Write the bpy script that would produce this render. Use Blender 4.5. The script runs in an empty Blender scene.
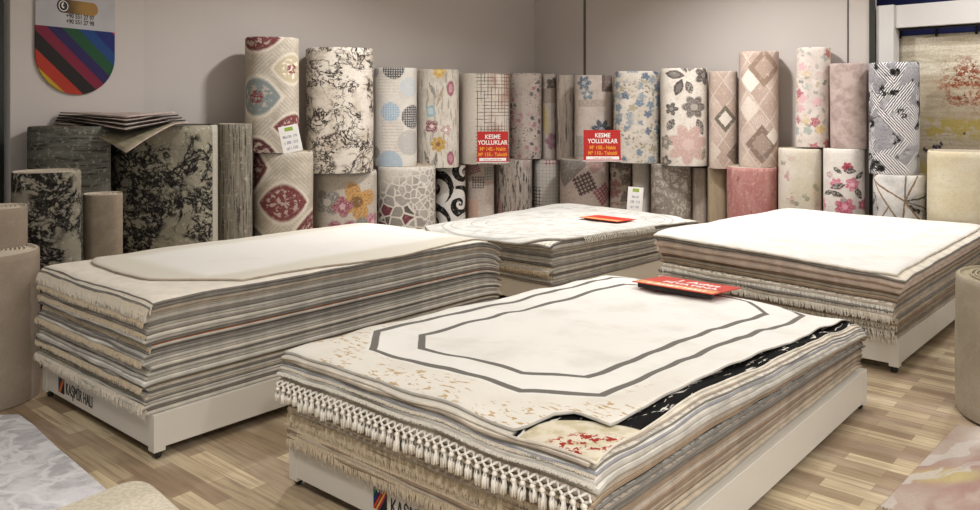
import bpy, bmesh, math, random
from mathutils import Vector, Matrix, noise as mnoise
C = bpy.context.scene.collection
SC = bpy.context.scene
PI = math.pi

# ------------------------------------------------------------------ camera, world, lights, exposure
FP, CX, HY, EYE = 810.0, 490.0, 105.0, 1.5          # focal length in pixels, principal column, horizon row, eye height
cd = bpy.data.cameras.new('camera'); cam = bpy.data.objects.new('camera', cd); C.objects.link(cam)
cam.location = (0, 0, EYE); cam.rotation_euler = (PI/2, 0, 0)
cd.sensor_width = 36; cd.lens = FP/980*36; cd.shift_y = -(255-HY)/980; cd.clip_start = .05
SC.camera = cam
w = bpy.data.worlds.new('world'); SC.world = w; w.use_nodes = True
w.node_tree.nodes['Background'].inputs[0].default_value = (.985, .99, 1.0, 1)
w.node_tree.nodes['Background'].inputs[1].default_value = .74
SC.view_settings.view_transform = 'Standard'; SC.view_settings.look = 'None'
SC.view_settings.gamma = 1; SC.view_settings.use_curve_mapping = False
SC.view_settings.exposure = 0.22
CEIL = 3.3
def area(name, x, y, size, power, col=(1, .985, .985), tgt=None, z=CEIL-.08, spread=150):
    l = bpy.data.lights.new(name, 'AREA'); l.shape = 'DISK'; l.size = size; l.energy = power; l.color = col; l.spread = math.radians(spread)
    o = bpy.data.objects.new(name, l); C.objects.link(o); o.location = (x, y, z)
    d = Vector(tgt if tgt else (x, y, 0)) - Vector((x, y, z)); o.rotation_euler = d.to_track_quat('-Z', 'Y').to_euler()
LAMPS = [(1.3, 4.0, .25, 12), (3.7, 5.8, .25, 26), (1.7, 7.0, .25, 50), (-.6, 6.3, .25, 48), (2.2, 2.0, .25, 13), (-1.8, 1.9, .25, 22), (.8, -.8, .25, 84), (2.8, -.6, .25, 78)]  # ceiling lamps out of view; rack lamp and front pair added as fill
for i, (x, y, s, p) in enumerate(LAMPS): area('ceiling_lamp_light', x, y, s, p)

# ------------------------------------------------------------------ node helpers
def lin(h):
    h = h.lstrip('#'); v = [int(h[i:i+2], 16)/255 for i in (0, 2, 4)]
    return tuple(c/12.92 if c <= .04045 else ((c+.055)/1.055)**2.4 for c in v) + (1,)
class V:
    def __init__(s, g, k): s.g, s.k = g, k
    def __add__(a, b): return a.g.m('ADD', a, b)
    def __radd__(a, b): return a.g.m('ADD', b, a)
    def __sub__(a, b): return a.g.m('SUBTRACT', a, b)
    def __rsub__(a, b): return a.g.m('SUBTRACT', b, a)
    def __mul__(a, b): return a.g.m('MULTIPLY', a, b)
    def __rmul__(a, b): return a.g.m('MULTIPLY', b, a)
    def __truediv__(a, b): return a.g.m('DIVIDE', a, b)
    def __lt__(a, b): return a.g.m('LESS_THAN', a, b)
    def __gt__(a, b): return a.g.m('GREATER_THAN', a, b)
class G:
    def __init__(s, name, rough=.92, sheen=.0, ragged=0):
        s.mat = bpy.data.materials.new(name); s.mat.use_nodes = True; s.nt = s.mat.node_tree
        s.b = s.nt.nodes['Principled BSDF']; s.b.inputs['Roughness'].default_value = rough
        s.b.inputs['Specular IOR Level'].default_value = .15 if rough > .8 else .4
        if rough > .8: s.b.inputs['Sheen Weight'].default_value = sheen
        u = s.n('ShaderNodeUVMap'); s.uv = V(s, u.outputs[0])
        sp = s.n('ShaderNodeSeparateXYZ'); s.l(s.uv, sp.inputs[0]); s.u = V(s, sp.outputs[0]); s.v = V(s, sp.outputs[1])
        if ragged:                                     # frayed outlines of woven motifs
            s.u, s.v, _ = s.sep(s.warp(s.uv, 34, ragged, 3))
    def n(s, t, **k):
        x = s.nt.nodes.new(t)
        for a, b in k.items(): setattr(x, a, b)
        return x
    def l(s, a, inp):
        if isinstance(a, V): s.nt.links.new(a.k, inp)
        elif isinstance(a, str): inp.default_value = lin(a)
        else: inp.default_value = a
    def m(s, op, a, b=None, c=None):
        x = s.n('ShaderNodeMath', operation=op); s.l(a, x.inputs[0])
        if b is not None: s.l(b, x.inputs[1])
        if c is not None: s.l(c, x.inputs[2])
        return V(s, x.outputs[0])
    def mx(s, *a):
        r = a[0]
        for q in a[1:]: r = s.m('MAXIMUM', r, q)
        return r
    def mn(s, *a):
        r = a[0]
        for q in a[1:]: r = s.m('MINIMUM', r, q)
        return r
    def ab(s, a): return s.m('ABSOLUTE', a)
    def fr(s, a): return s.m('FRACT', a)
    def st(s, x, a, b):
        n = s.n('ShaderNodeMapRange', interpolation_type='SMOOTHSTEP', clamp=True); s.l(x, n.inputs[0])
        if a < b: n.inputs[1].default_value = a; n.inputs[2].default_value = b
        else: n.inputs[1].default_value = b; n.inputs[2].default_value = a; n.inputs[3].default_value = 1; n.inputs[4].default_value = 0
        return V(s, n.outputs[0])
    def xyz(s, a, b, c=0.0):
        n = s.n('ShaderNodeCombineXYZ'); s.l(a, n.inputs[0]); s.l(b, n.inputs[1]); s.l(c, n.inputs[2]); return V(s, n.outputs[0])
    def vm(s, op, a, b, scale=None):
        n = s.n('ShaderNodeVectorMath', operation=op); s.l(a, n.inputs[0])
        if b is not None: s.l(b, n.inputs[1])
        if scale is not None: n.inputs['Scale'].default_value = scale
        return V(s, n.outputs[0])
    def noise(s, vec=None, scale=5, det=2, rough=.5, dist=0, color=False):
        n = s.n('ShaderNodeTexNoise'); s.l(vec or s.uv, n.inputs['Vector']); n.inputs['Scale'].default_value = scale
        n.inputs['Detail'].default_value = det; n.inputs['Roughness'].default_value = rough; n.inputs['Distortion'].default_value = dist
        return V(s, n.outputs[1 if color else 0])
    def warp(s, vec, scale, amt, det=2):
        c = s.noise(vec, scale, det, color=True); c = s.vm('SUBTRACT', c, (.5, .5, .5)); c = s.vm('SCALE', c, None, amt)
        return s.vm('ADD', vec, c)
    def voro(s, vec, scale, feature='F1', rnd=1.0):
        n = s.n('ShaderNodeTexVoronoi', feature=feature); s.l(vec, n.inputs['Vector']); n.inputs['Scale'].default_value = scale
        n.inputs['Randomness'].default_value = rnd
        if feature == 'DISTANCE_TO_EDGE': return V(s, n.outputs[0])
        return V(s, n.outputs[0]), V(s, n.outputs['Color']), V(s, n.outputs['Position'])
    def mix(s, f, a, b):
        n = s.n('ShaderNodeMix', data_type='RGBA'); s.l(f, n.inputs[0])
        s.l(a, n.inputs[6]); s.l(b, n.inputs[7]); return V(s, n.outputs[2])
    def sep(s, v):
        n = s.n('ShaderNodeSeparateXYZ'); s.l(v, n.inputs[0]); return [V(s, o) for o in n.outputs]
    def scl(s, sx, sy, vec=None, ox=0, oy=0):
        n = s.n('ShaderNodeMapping'); s.l(vec or s.uv, n.inputs[0]); n.inputs[3].default_value = (sx, sy, 1); n.inputs[1].default_value = (ox, oy, 0)
        return V(s, n.outputs[0])
    def rot(s, deg, vec=None):
        n = s.n('ShaderNodeMapping'); s.l(vec or s.uv, n.inputs[0]); n.inputs[2].default_value = (0, 0, math.radians(deg)); return V(s, n.outputs[0])
    def local(s, cx, cy, deg=0):
        du = s.u - cx; dv = s.v - cy
        if not deg: return du, dv
        c, q = math.cos(math.radians(deg)), math.sin(math.radians(deg))
        return du*c + dv*q, dv*c - du*q
    # motif masks (0..1) in metres on the surface
    def ell(s, cx, cy, rx, ry, deg=0, soft=.12):
        a, b = s.local(cx, cy, deg); a = a/rx; b = b/ry
        return s.st(s.m('SQRT', a*a + b*b), 1+soft, 1-soft)
    def almond(s, cx, cy, rx, ry, deg=0, soft=.12):
        a, b = s.local(cx, cy, deg); a = a/rx; b = s.ab(b)/ry
        return s.st(b + a*a, 1+soft, 1-soft)
    def dia(s, cx, cy, rx, ry, deg=0, soft=.06):
        a, b = s.local(cx, cy, deg)
        return s.st(s.ab(a)/rx + s.ab(b)/ry, 1+soft, 1-soft)
    def box(s, cx, cy, rx, ry, deg=0, soft=.05):
        a, b = s.local(cx, cy, deg)
        return s.st(s.mx(s.ab(a)/rx, s.ab(b)/ry), 1+soft, 1-soft)
    def flower(s, cx, cy, r, n=5, deg=0, depth=.35, soft=.12):
        a, b = s.local(cx, cy, deg)
        ang = s.m('ARCTAN2', b, a); rad = s.m('SQRT', a*a+b*b)/r
        pet = s.ab(s.m('COSINE', ang*(n/2)))*depth + (1-depth)
        return s.st(rad/pet, 1+soft, 1-soft)
    def scatter(s, scale, n=5, size=.38, vec=None, depth=.45, rnd=.9):
        """petalled blooms, one in each cell; returns mask, random r,g,b of the cell, radius"""
        vec = vec or s.uv
        d, c, p = s.voro(vec, scale, 'F1', rnd); dv = s.vm('SUBTRACT', vec, p); x, y, z = s.sep(dv); r, g, b = s.sep(c)
        ang = s.m('ARCTAN2', y, x) + r*6; rad = s.m('SQRT', x*x+y*y)*scale
        pet = s.ab(s.m('COSINE', ang*(n/2)))*depth + (1-depth)
        q = rad/pet
        return s.st(q/size, 1.1, .9), r, g, b, q/size
    def done(s, color, bump=.3, bscale=260, bh=None):
        s.l(color, s.b.inputs['Base Color'])
        if bump:
            n = s.n('ShaderNodeBump'); n.inputs['Strength'].default_value = bump; n.inputs['Distance'].default_value = .004
            h = s.noise(s.uv, bscale, 2)
            if bh is not None: h = h + bh*2.0
            s.l(h, n.inputs['Height']); s.nt.links.new(n.outputs[0], s.b.inputs['Normal'])
        return s.mat
_mc = {}
def plain(name, hexc, rough=.92, var=.08, metallic=0, bump=.25, sc=14):
    if name in _mc: return _mc[name]
    g = G(name, rough); g.b.inputs['Metallic'].default_value = metallic
    r, gg, b, _ = lin(hexc)
    lo = (r*(1-var), gg*(1-var), b*(1-var), 1); hi = (min(1, r*(1+var)), min(1, gg*(1+var)), min(1, b*(1+var)), 1)
    _mc[name] = g.done(g.mix(g.st(g.noise(None, sc, 3), .35, .65), lo, hi), bump)
    return _mc[name]
def smooth_mat(name, hexc, rough=.5, metallic=0):
    """even painted surfaces: object-space noise only in the roughness"""
    if name in _mc: return _mc[name]
    m = bpy.data.materials.new(name); m.use_nodes = True; b = m.node_tree.nodes['Principled BSDF']
    b.inputs['Base Color'].default_value = lin(hexc); b.inputs['Metallic'].default_value = metallic
    tc = m.node_tree.nodes.new('ShaderNodeTexCoord'); n = m.node_tree.nodes.new('ShaderNodeTexNoise'); n.inputs['Scale'].default_value = 8
    r = m.node_tree.nodes.new('ShaderNodeMapRange'); r.inputs[3].default_value = max(0, rough-.06); r.inputs[4].default_value = min(1, rough+.06)
    m.node_tree.links.new(tc.outputs['Object'], n.inputs['Vector']); m.node_tree.links.new(n.outputs[0], r.inputs[0]); m.node_tree.links.new(r.outputs[0], b.inputs['Roughness'])
    _mc[name] = m
    return m

# ------------------------------------------------------------------ object helpers
def mesh_obj(name, verts, faces, mats, parent=None, uvs=None, mi=None, smooth=True):
    me = bpy.data.meshes.new(name); me.from_pydata([tuple(v) for v in verts], [], faces)
    for m in (mats if isinstance(mats, (list, tuple)) else [mats]): me.materials.append(m)
    if uvs is not None:
        ul = me.uv_layers.new(name='UVMap')
        for lp in me.loops: ul.data[lp.index].uv = uvs[lp.vertex_index]
    if mi is not None:
        for p, i in zip(me.polygons, mi): p.material_index = i
    if smooth:
        for p in me.polygons: p.use_smooth = True
    o = bpy.data.objects.new(name, me); C.objects.link(o)
    if parent: o.parent = parent
    return o
def tag(o, label, cat=None, group=None, kind=None):
    o['label'] = label
    if cat: o['category'] = cat
    if group: o['group'] = group
    if kind: o['kind'] = kind
    return o
def empty(name, loc=(0, 0, 0), rz=0):
    o = bpy.data.objects.new(name, None); C.objects.link(o); o.location = loc; o.rotation_euler = (0, 0, rz); o.empty_display_size = .1
    return o
def struct(name, verts, faces, mat, uvs=None, label=None):
    o = mesh_obj(name, verts, faces, mat, None, uvs, smooth=False); o['kind'] = 'structure'
    return o
class MB:
    """collects simple solids into one mesh"""
    def __init__(s): s.v, s.f = [], []
    def box(s, x0, y0, z0, x1, y1, z1, M=None):
        b = len(s.v)
        for p in [(x0,y0,z0),(x1,y0,z0),(x1,y1,z0),(x0,y1,z0),(x0,y0,z1),(x1,y0,z1),(x1,y1,z1),(x0,y1,z1)]:
            s.v.append(M @ Vector(p) if M else Vector(p))
        for f in [(0,3,2,1),(4,5,6,7),(0,1,5,4),(1,2,6,5),(2,3,7,6),(3,0,4,7)]: s.f.append([b+i for i in f])
        return s
    def tube(s, pts, rad, seg=6, cap=True):
        b = len(s.v); n = len(pts); pts = [Vector(p) for p in pts]
        for i, p in enumerate(pts):
            t = (pts[min(i+1, n-1)] - pts[max(i-1, 0)]).normalized()
            a = t.orthogonal().normalized() if abs(t.z) > .99 else t.cross(Vector((0, 0, 1))).normalized()
            c = t.cross(a); r = rad[i] if isinstance(rad, (list, tuple)) else rad
            for k in range(seg):
                q = 2*PI*k/seg; s.v.append(p + a*math.cos(q)*r + c*math.sin(q)*r)
        for i in range(n-1):
            for k in range(seg):
                k2 = (k+1) % seg; s.f.append([b+i*seg+k, b+i*seg+k2, b+(i+1)*seg+k2, b+(i+1)*seg+k])
        if cap: s.f.append([b+k for k in range(seg)][::-1]); s.f.append([b+(n-1)*seg+k for k in range(seg)])
        return s
    def build(s, name, mat, parent=None, smooth=False, bevel=0):
        o = mesh_obj(name, s.v, s.f, mat, parent, smooth=smooth)
        if bevel:
            m = o.modifiers.new('bevel', 'BEVEL'); m.width = bevel; m.segments = 2; m.limit_method = 'ANGLE'
        return o
def text_mesh(name, body, size, mat, parent, M, sx=1.0, align='LEFT', ext=.0006, off=0.0):
    c = bpy.data.curves.new(name, 'FONT'); c.body = body; c.size = size; c.extrude = ext; c.align_x = align; c.offset = off
    t = bpy.data.objects.new(name, c); C.objects.link(t); bpy.context.view_layer.update()
    me = bpy.data.meshes.new_from_object(t.evaluated_get(bpy.context.evaluated_depsgraph_get())); bpy.data.objects.remove(t)
    me.transform(M @ Matrix.Diagonal((sx, 1, 1, 1))); me.materials.clear(); me.materials.append(mat)
    o = bpy.data.objects.new(name, me); C.objects.link(o); o.parent = parent
    return o
def at(px, py, Y): return Vector(((px-CX)/FP*Y, Y, EYE-(py-HY)/FP*Y))
def floor_at(px, py, z=0):
    Y = (EYE-z)*FP/(py-HY); return Vector(((px-CX)/FP*Y, Y, z))

# ------------------------------------------------------------------ the room
def floor_mat():
    g = G('laminate_planks', .42)
    tc = g.n('ShaderNodeTexCoord'); mp = g.n('ShaderNodeMapping'); g.nt.links.new(tc.outputs['Object'], mp.inputs[0])
    mp.inputs[2].default_value = (0, 0, math.radians(40.5)); vec = V(g, mp.outputs[0])
    def brick(w, h, off):
        b = g.n('ShaderNodeTexBrick'); g.l(vec, b.inputs['Vector']); b.inputs['Scale'].default_value = 1
        b.inputs['Brick Width'].default_value = w; b.inputs['Row Height'].default_value = h; b.inputs['Mortar Size'].default_value = .0008
        b.inputs['Color1'].default_value = (0, 0, 0, 1); b.inputs['Color2'].default_value = (1, 1, 1, 1); b.inputs['Mortar'].default_value = (.2, .2, .2, 1)
        b.offset = off; b.inputs['Bias'].default_value = 0
        return V(g, b.outputs[0]), V(g, b.outputs[1])
    c1, f1 = brick(.46, .078, .37)
    r = g.sep(c1)[0]
    sv = g.scl(1.2, 26, vec); n1 = g.noise(sv, 2.2, 5, .6, .6); n2 = g.noise(g.scl(.8, 3, vec), 2.0, 3)
    col = g.mix(r, '#968066', '#d6c4a0')
    col = g.mix(g.st(g.m('FRACT', r*7.3), .60, .98), col, '#a08a74')
    col = g.mix(g.st(n1, .40, .70)*.6, col, '#75604b')
    col = g.mix(g.st(n2, .5, .75)*.35, col, '#e0d2b6')
    col = g.mix(f1*.5, col, '#5a4632')
    return g.done(col, .05, 40)
fm = floor_mat()
struct('floor', [(-7, -3, 0), (7, -3, 0), (7, 13, 0), (-7, 13, 0)], [(0, 1, 2, 3)], fm)
wall_m = smooth_mat('warm_grey_wall_paint', '#c6beb8', .85)
ceil_m = smooth_mat('white_ceiling_paint', '#d8d2c8', .9)
def wallseg(name, p, q, mat, h=CEIL, t=.12, side=1):
    p, q = Vector((p[0], p[1], 0)), Vector((q[0], q[1], 0)); d = (q-p).normalized(); n = Vector((-d.y, d.x, 0))*t*side
    v = [p, q, q+n, p+n]; v = v + [a+Vector((0, 0, h)) for a in v]
    return struct(name, v, [(0,3,2,1),(4,5,6,7),(0,1,5,4),(1,2,6,5),(2,3,7,6),(3,0,4,7)], mat)
W1a, W1b = (-3.34, 5.64), (-2.87, 6.71)
CORN = (.570, 10.39)
N2, c2 = Vector((.729, -.684)), -6.69
N3, c3 = Vector((.725, .689)), 7.57
N1, c1w = Vector((.916, -.402)), -5.326
def on3(px, off=0):                        # point of the right-hand wall line on a picture column, off metres behind it
    k = (px-CX)/FP; Y = (c3+off)/(N3.x*k+N3.y); return (k*Y, Y)
wallseg('wall_left', W1a, W1b, wall_m)
wallseg('wall_back', W1b, CORN, wall_m)
wallseg('wall_right', on3(586), on3(871.5), wall_m)
D3 = Vector((N3.y, -N3.x))
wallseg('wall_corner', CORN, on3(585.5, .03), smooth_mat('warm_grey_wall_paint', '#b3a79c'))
wallseg('shadow_strip', on3(583.5, .02), on3(586.5, .02), smooth_mat('painted_shadow_grey', '#6f675f', .9), t=.02)  # dark strip at the wall step, its shadow line put into the colour
wallseg('trim_2', on3(847.2, -.006), on3(848.5, -.006), smooth_mat('dark_joint_grey', '#5c554f', .9), t=.02)
navy = smooth_mat('navy_display_wall', '#1d2356', .8)
wallseg('wall_far_right', on3(868, .42), on3(1500, .42), navy)
wallseg('trim_3', on3(875.2, .0), on3(875.2, .42), smooth_mat('charcoal_reveal', '#34332e', .8), t=.05)
# dark panel standing at the left edge of the frame
wallseg('wall_far_left', (-4.6, 3.1), (-3.36, 5.60), smooth_mat('black_green_panel', '#1d211e', .6))
wallseg('light_block_left', (-4.6, -3), (-4.6, 3.1), smooth_mat('light_block_grey', '#6f6a63', .85))  # unseen wall added to block light coming from the left
struct('ceiling', [(-7, -3, CEIL), (7, -3, CEIL), (7, 13, CEIL), (-7, 13, CEIL)], [(3, 2, 1, 0)], ceil_m)
for x, y, s, p in LAMPS:                   # bodies for the unseen lamps, added fill ones included
    o = empty('ceiling_lamp', (x, y, CEIL)); tag(o, 'round recessed ceiling lamp out of view, placed to light the shop', 'ceiling lamp', 'recessed ceiling lamps')
    MB().tube([(0, 0, -.03), (0, 0, -.002)], s/2+.03, 28).build('ring', smooth_mat('white_lamp_ring', '#e8e6e0', .4), o)
    g = G('lit_lamp_glass', .5); g.b.inputs['Emission Color'].default_value = (1, .93, .84, 1); g.b.inputs['Emission Strength'].default_value = 4
    MB().tube([(0, 0, -.04), (0, 0, -.031)], s/2, 28).build('lens', g.mat, o)

# ------------------------------------------------------------------ rolled carpets
def roll_pos(x0, x1, wall, gap):
    a0, a1 = math.atan((x0-CX)/FP), math.atan((x1-CX)/FP); am, h = (a0+a1)/2, (a1-a0)/2
    b = Vector((math.sin(am), math.cos(am))); sh = math.sin(h)
    if wall == 3: d = (c3-gap)/(sh*1.1 + N3.dot(b))
    elif wall == 2: d = (c2+gap)/(N2.dot(b) - sh*1.1)
    else: d = (c1w+gap)/(N1.dot(b) - sh*1.1)
    return b*d, d*sh, am
backing = plain('woven_backing', '#cfc4b2', var=.12)
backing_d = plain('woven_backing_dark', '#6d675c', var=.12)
def make_roll(p, r, am, z0, z1, mat, seed, label, group, lean=0.0, end_mat=None, tilt=0.0, name='carpet_roll', flat=False, se=2.7):
    rnd = random.Random(seed); NS, NH = 168, 22; H = z1-z0
    seam = am + rnd.uniform(1.2, 1.9)*rnd.choice((-1, 1))
    verts, uvs, faces = [], [], []
    prof = [(0, .985)] + [(H*k/NH, 1.0) for k in range(1, NH)] + [(H-.008, .995), (H, .965)]
    ph = rnd.uniform(0, 6)
    for (z, f) in prof:
        for k in range(NS+1):
            th = -PI + 2*PI*k/NS                                   # 0 faces the camera
            lump = mnoise.noise(Vector((math.cos(th)*1.3, math.sin(th)*1.3+seed*3.1, z*2.2)))*.022
            q = ((th - seam + am) % (2*PI))/(2*PI)
            rr = r*f*(.985 + lump*.6 + .02*q*(1 if not flat else 0))
            dirx, diry = math.sin(th - am*1.0), -math.cos(th - am*1.0)
            # th=0 points back towards the camera along -bisector
            sq = (abs(math.sin(th))**se + abs(math.cos(th))**se)**(-1/se)   # pressed against its neighbours: slightly squared
            x, y = rr*sq*dirx, rr*sq*diry
            verts.append((x + lean*z, y + tilt*z, z)); uvs.append((th*r, z))
    W = NS+1; nr = len(prof)
    for i in range(nr-1):
        for k in range(NS): faces.append((i*W+k, i*W+k+1, (i+1)*W+k+1, (i+1)*W+k))
    mi = [0]*len(faces)
    # top closing ring and recessed disc
    for f, dz in ((.93, .0), (.925, -.012), (.0, -.012)):
        b = len(verts)
        for k in range(NS+1):
            th = -PI + 2*PI*k/NS; rr = r*f*(abs(math.sin(th))**se + abs(math.cos(th))**se)**(-1/se)
            verts.append((rr*math.sin(th-am) + lean*H, -rr*math.cos(th-am) + tilt*H, H+dz)); uvs.append((math.sin(th)*rr, math.cos(th)*rr))
        pb = b-W
        for k in range(NS): faces.append((pb+k, pb+k+1, b+k+1, b+k)); mi.append(1)
    e = end_mat or backing
    o = mesh_obj(name, verts, faces, [mat, e], None, uvs, mi); o.location = (p.x, p.y, z0)
    for q_ in o.data.polygons:
        if q_.material_index == 1: q_.use_smooth = False
    tag(o, label, 'rolled carpet', group)
    # the wound edge seen from above: a spiral strip
    mb = MB(); turns = max(3, int(r/.03)); n = turns*60; rin, rout = r*.16, r*.84; t = .0042
    vv, ff = [], []
    for i in range(n+1):
        a = 2*PI*turns*i/n; rr = rin + (rout-rin)*i/n
        rr *= 1 + .02*math.sin(a*2+seed)
        for (dr, z) in ((-t, H-.0115), (-t, H-.001), (t, H-.001), (t, H-.0115)):
            vv.append(((rr+dr)*math.cos(a) + lean*H, (rr+dr)*math.sin(a) + tilt*H, z))
    for i in range(n):
        for k in range(3): ff.append((i*4+k, i*4+k+1, (i+1)*4+k+1, (i+1)*4+k))
    s = mesh_obj('wound_end', vv, ff, e, o, smooth=False)
    return o

# ------------------------------------------------------------------ carpet patterns (u across the roll from its centre, v up from its foot, metres)
def weave(g, col, amt=.06, sat=.85, val=1.10, lt=.30):
    c = g.mix(g.st(g.noise(None, 120, 2), .35, .65)*amt*2, col, '#4a4038')
    c = g.mix(g.st(g.noise(None, 38, 4, .7), .50, .66)*.18, c, '#8d8377'); c = g.mix(g.st(g.noise(g.scl(1, 1, None, 4, 9), 30, 4, .7), .54, .68)*lt, c, '#e0d8ca')
    n = g.n('ShaderNodeHueSaturation'); n.inputs['Saturation'].default_value = sat; n.inputs['Value'].default_value = val; g.l(c, n.inputs['Color'])
    return V(g, n.outputs[0])
def P_marble(name, base, mid, dark, sc=3.2, thick=.03, blot=.60, seed=0, white_edge=None, low=.46):
    g = G(name); vec = g.scl(1, 1, None, seed*7.1, seed*3.3)
    wv = g.warp(vec, 3, .14, 3)
    big = g.noise(vec, sc*.8, 2, .5)
    n1 = g.noise(wv, sc, 7, .62, .4); n2 = g.noise(g.scl(1, 1, wv, 3, 8), sc*1.9, 7, .68, .6); n3 = g.noise(g.scl(1, 1, wv, 7, 1), sc*3.4, 6, .7)
    l1 = g.st(g.ab(n1-.5), thick, thick*.35)*g.st(big, low-.06, low+.05)
    l2 = g.st(g.ab(n2-.5), thick*1.2, thick*.4)*g.st(big, low, low+.10)
    l3 = g.st(n3, blot, blot+.05)*g.st(big, low+.0, low+.1)
    c = g.mix(g.st(g.noise(vec, 5, 5, .65), .45, .62)*.75, base, mid)
    c = g.mix(g.mx(l1, l2, l3), c, dark)
    if white_edge: c = g.mix(g.st(g.u, white_edge-.005, white_edge+.005), c, '#a9a493')
    return g.done(weave(g, c))
def P_plain(name, base, alt, sc=5, speck=.0, streak=None):
    g = G(name, ragged=.014); vec = g.scl(*(streak or (1, 1)))
    c = g.mix(g.st(g.noise(vec, sc, 5, .6, .3), .38, .66), base, alt)
    if speck: c = g.mix(g.st(g.noise(None, 90, 3, .7), .55, .66)*speck, c, '#8b7a66')
    return g.done(weave(g, c, lt=.06))
def P_streaks(name, base, alt, dark, sx, sy, sc=4, lo=.5, hi=.62, accent=None):
    g = G(name, ragged=.014); vec = g.scl(sx, sy)
    c = g.mix(g.st(g.noise(vec, sc, 5, .65, .2), .4, .6), base, alt)
    c = g.mix(g.st(g.noise(g.scl(sx*1.3, sy*1.3, None, 3, 5), sc*1.4, 5, .7), lo, hi), c, dark)
    if accent: c = g.mix(g.st(g.noise(g.scl(sx*.6, sy*.6, None, 9, 2), sc, 3), .58, .66)*.8, c, accent)
    return g.done(weave(g, c))
def P_almonds(name, motifs):
    g = G(name, ragged=.014)
    zz = g.ab(g.fr(g.u*2.2 + .5) - .5)*.45
    lines = g.st(g.ab(g.fr((g.v + zz)*26) - .5), .16, .26)*.5
    c = g.mix(g.st(g.noise(None, 5, 3), .4, .65), '#c3b8a6', '#aea28e'); c = g.mix(lines*.8, c, '#998d79')
    sp = g.st(g.noise(g.warp(g.uv, 20, .04), 24, 2), .52, .57)
    for (x, y, rx, ry, col) in motifs:
        k = g.almond(x, y, rx*1.16, ry*1.2); c = g.mix(k*.8, c, '#d8cdba')
        k = g.almond(x, y, rx, ry); c = g.mix(k, c, col)
        k = g.almond(x, y, rx*.78, ry*.74)*sp; c = g.mix(k*.7, c, '#c2ae9e' if col != '#b9a988' else '#efe6d4')
        if col in ('#7d8886', '#b9a988'):
            k = g.ell(x, y, rx*.3, ry*.35)*g.st(g.noise(None, 40, 2), .45, .5); c = g.mix(k, c, '#85353a')
    return g.done(weave(g, c))
def P_dots(name):
    g = G(name, ragged=.014); c = g.mix(g.st(g.noise(None, 4, 3), .4, .7), '#d9d3c8', '#cbc5b9')
    rl = g.st(g.ab(g.fr(g.v*32)-.5), .28, .4)*g.box(-.03, .30, .11, .17, 0, .15)*g.st(g.noise(g.scl(18, 60), 3, 2), .42, .55)
    c = g.mix(rl*.55, c, '#b77b5a')
    rl2 = g.st(g.ab(g.fr(g.v*32)-.5), .28, .4)*g.box(-.08, .84, .12, .12, 0, .15); c = g.mix(rl2*.35, c, '#c3a680')
    chk = g.mx(g.st(g.ab(g.fr(g.u*42)-.5), .22, .34), g.st(g.ab(g.fr(g.v*42)-.5), .22, .34))
    for (x, y, r, col, grid) in [(-.02, .99, .11, '#4b4d52', 1), (.14, .80, .10, '#c3c9cd', .3), (-.05, .55, .095, '#8fb1c9', .8), (.18, .50, .12, '#55585f', 1), (.15, .24, .13, '#b9b4ae', .2), (-.06, .03, .13, '#9db2c2', .2), (-.22, .14, .06, '#8f8a86', .4), (-.23, .96, .06, '#9c9c9c', .5)]:
        k = g.ell(x, y, r, r, 0, .05); c = g.mix(k*(chk*grid + (1-grid)*.9 if grid < 1 else chk*.75 + .25), c, col)
    return g.done(weave(g, c))
def P_motifs(name, base, alt, motifs, streak=None, speck=None, seed=0):
    """motifs: (kind, x, y, rx, ry, deg, colour, centre colour or None)"""
    g = G(name, ragged=.014); c = g.mix(g.st(g.noise(g.scl(1, 1, None, seed, seed), 5, 4, .6), .4, .66), base, alt)
    if streak: c = g.mix(g.st(g.noise(g.scl(9, 1.2, g.warp(g.uv, 3, .08)), 4, 4, .6), .52, .60)*.7, c, streak)
    if speck: c = g.mix(g.st(g.noise(None, 36, 3, .6), .60, .65)*.7, c, speck)
    tex = g.noise(None, 55, 2)
    for mo in motifs:
        kind, x, y, rx, ry, deg, col, cen = mo
        f = dict(ell=g.ell, alm=g.almond, dia=g.dia, box=g.box)
        if kind.startswith('fl'):
            n = int(kind[2:]); k = g.flower(x, y, rx, n, deg, ry); c = g.mix(k, c, g.mix(g.st(tex, .45, .6)*.55, col, cen or base))
            if cen: c = g.mix(g.ell(x, y, rx*.28, rx*.28), c, cen)
        else:
            k = f[kind](x, y, rx, ry, deg); c = g.mix(k, c, g.mix(g.st(tex, .45, .6)*.4, col, cen or base))
            if cen: c = g.mix(f[kind](x, y, rx*.55, ry*.55, deg), c, cen)
    return g.done(weave(g, c))
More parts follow.
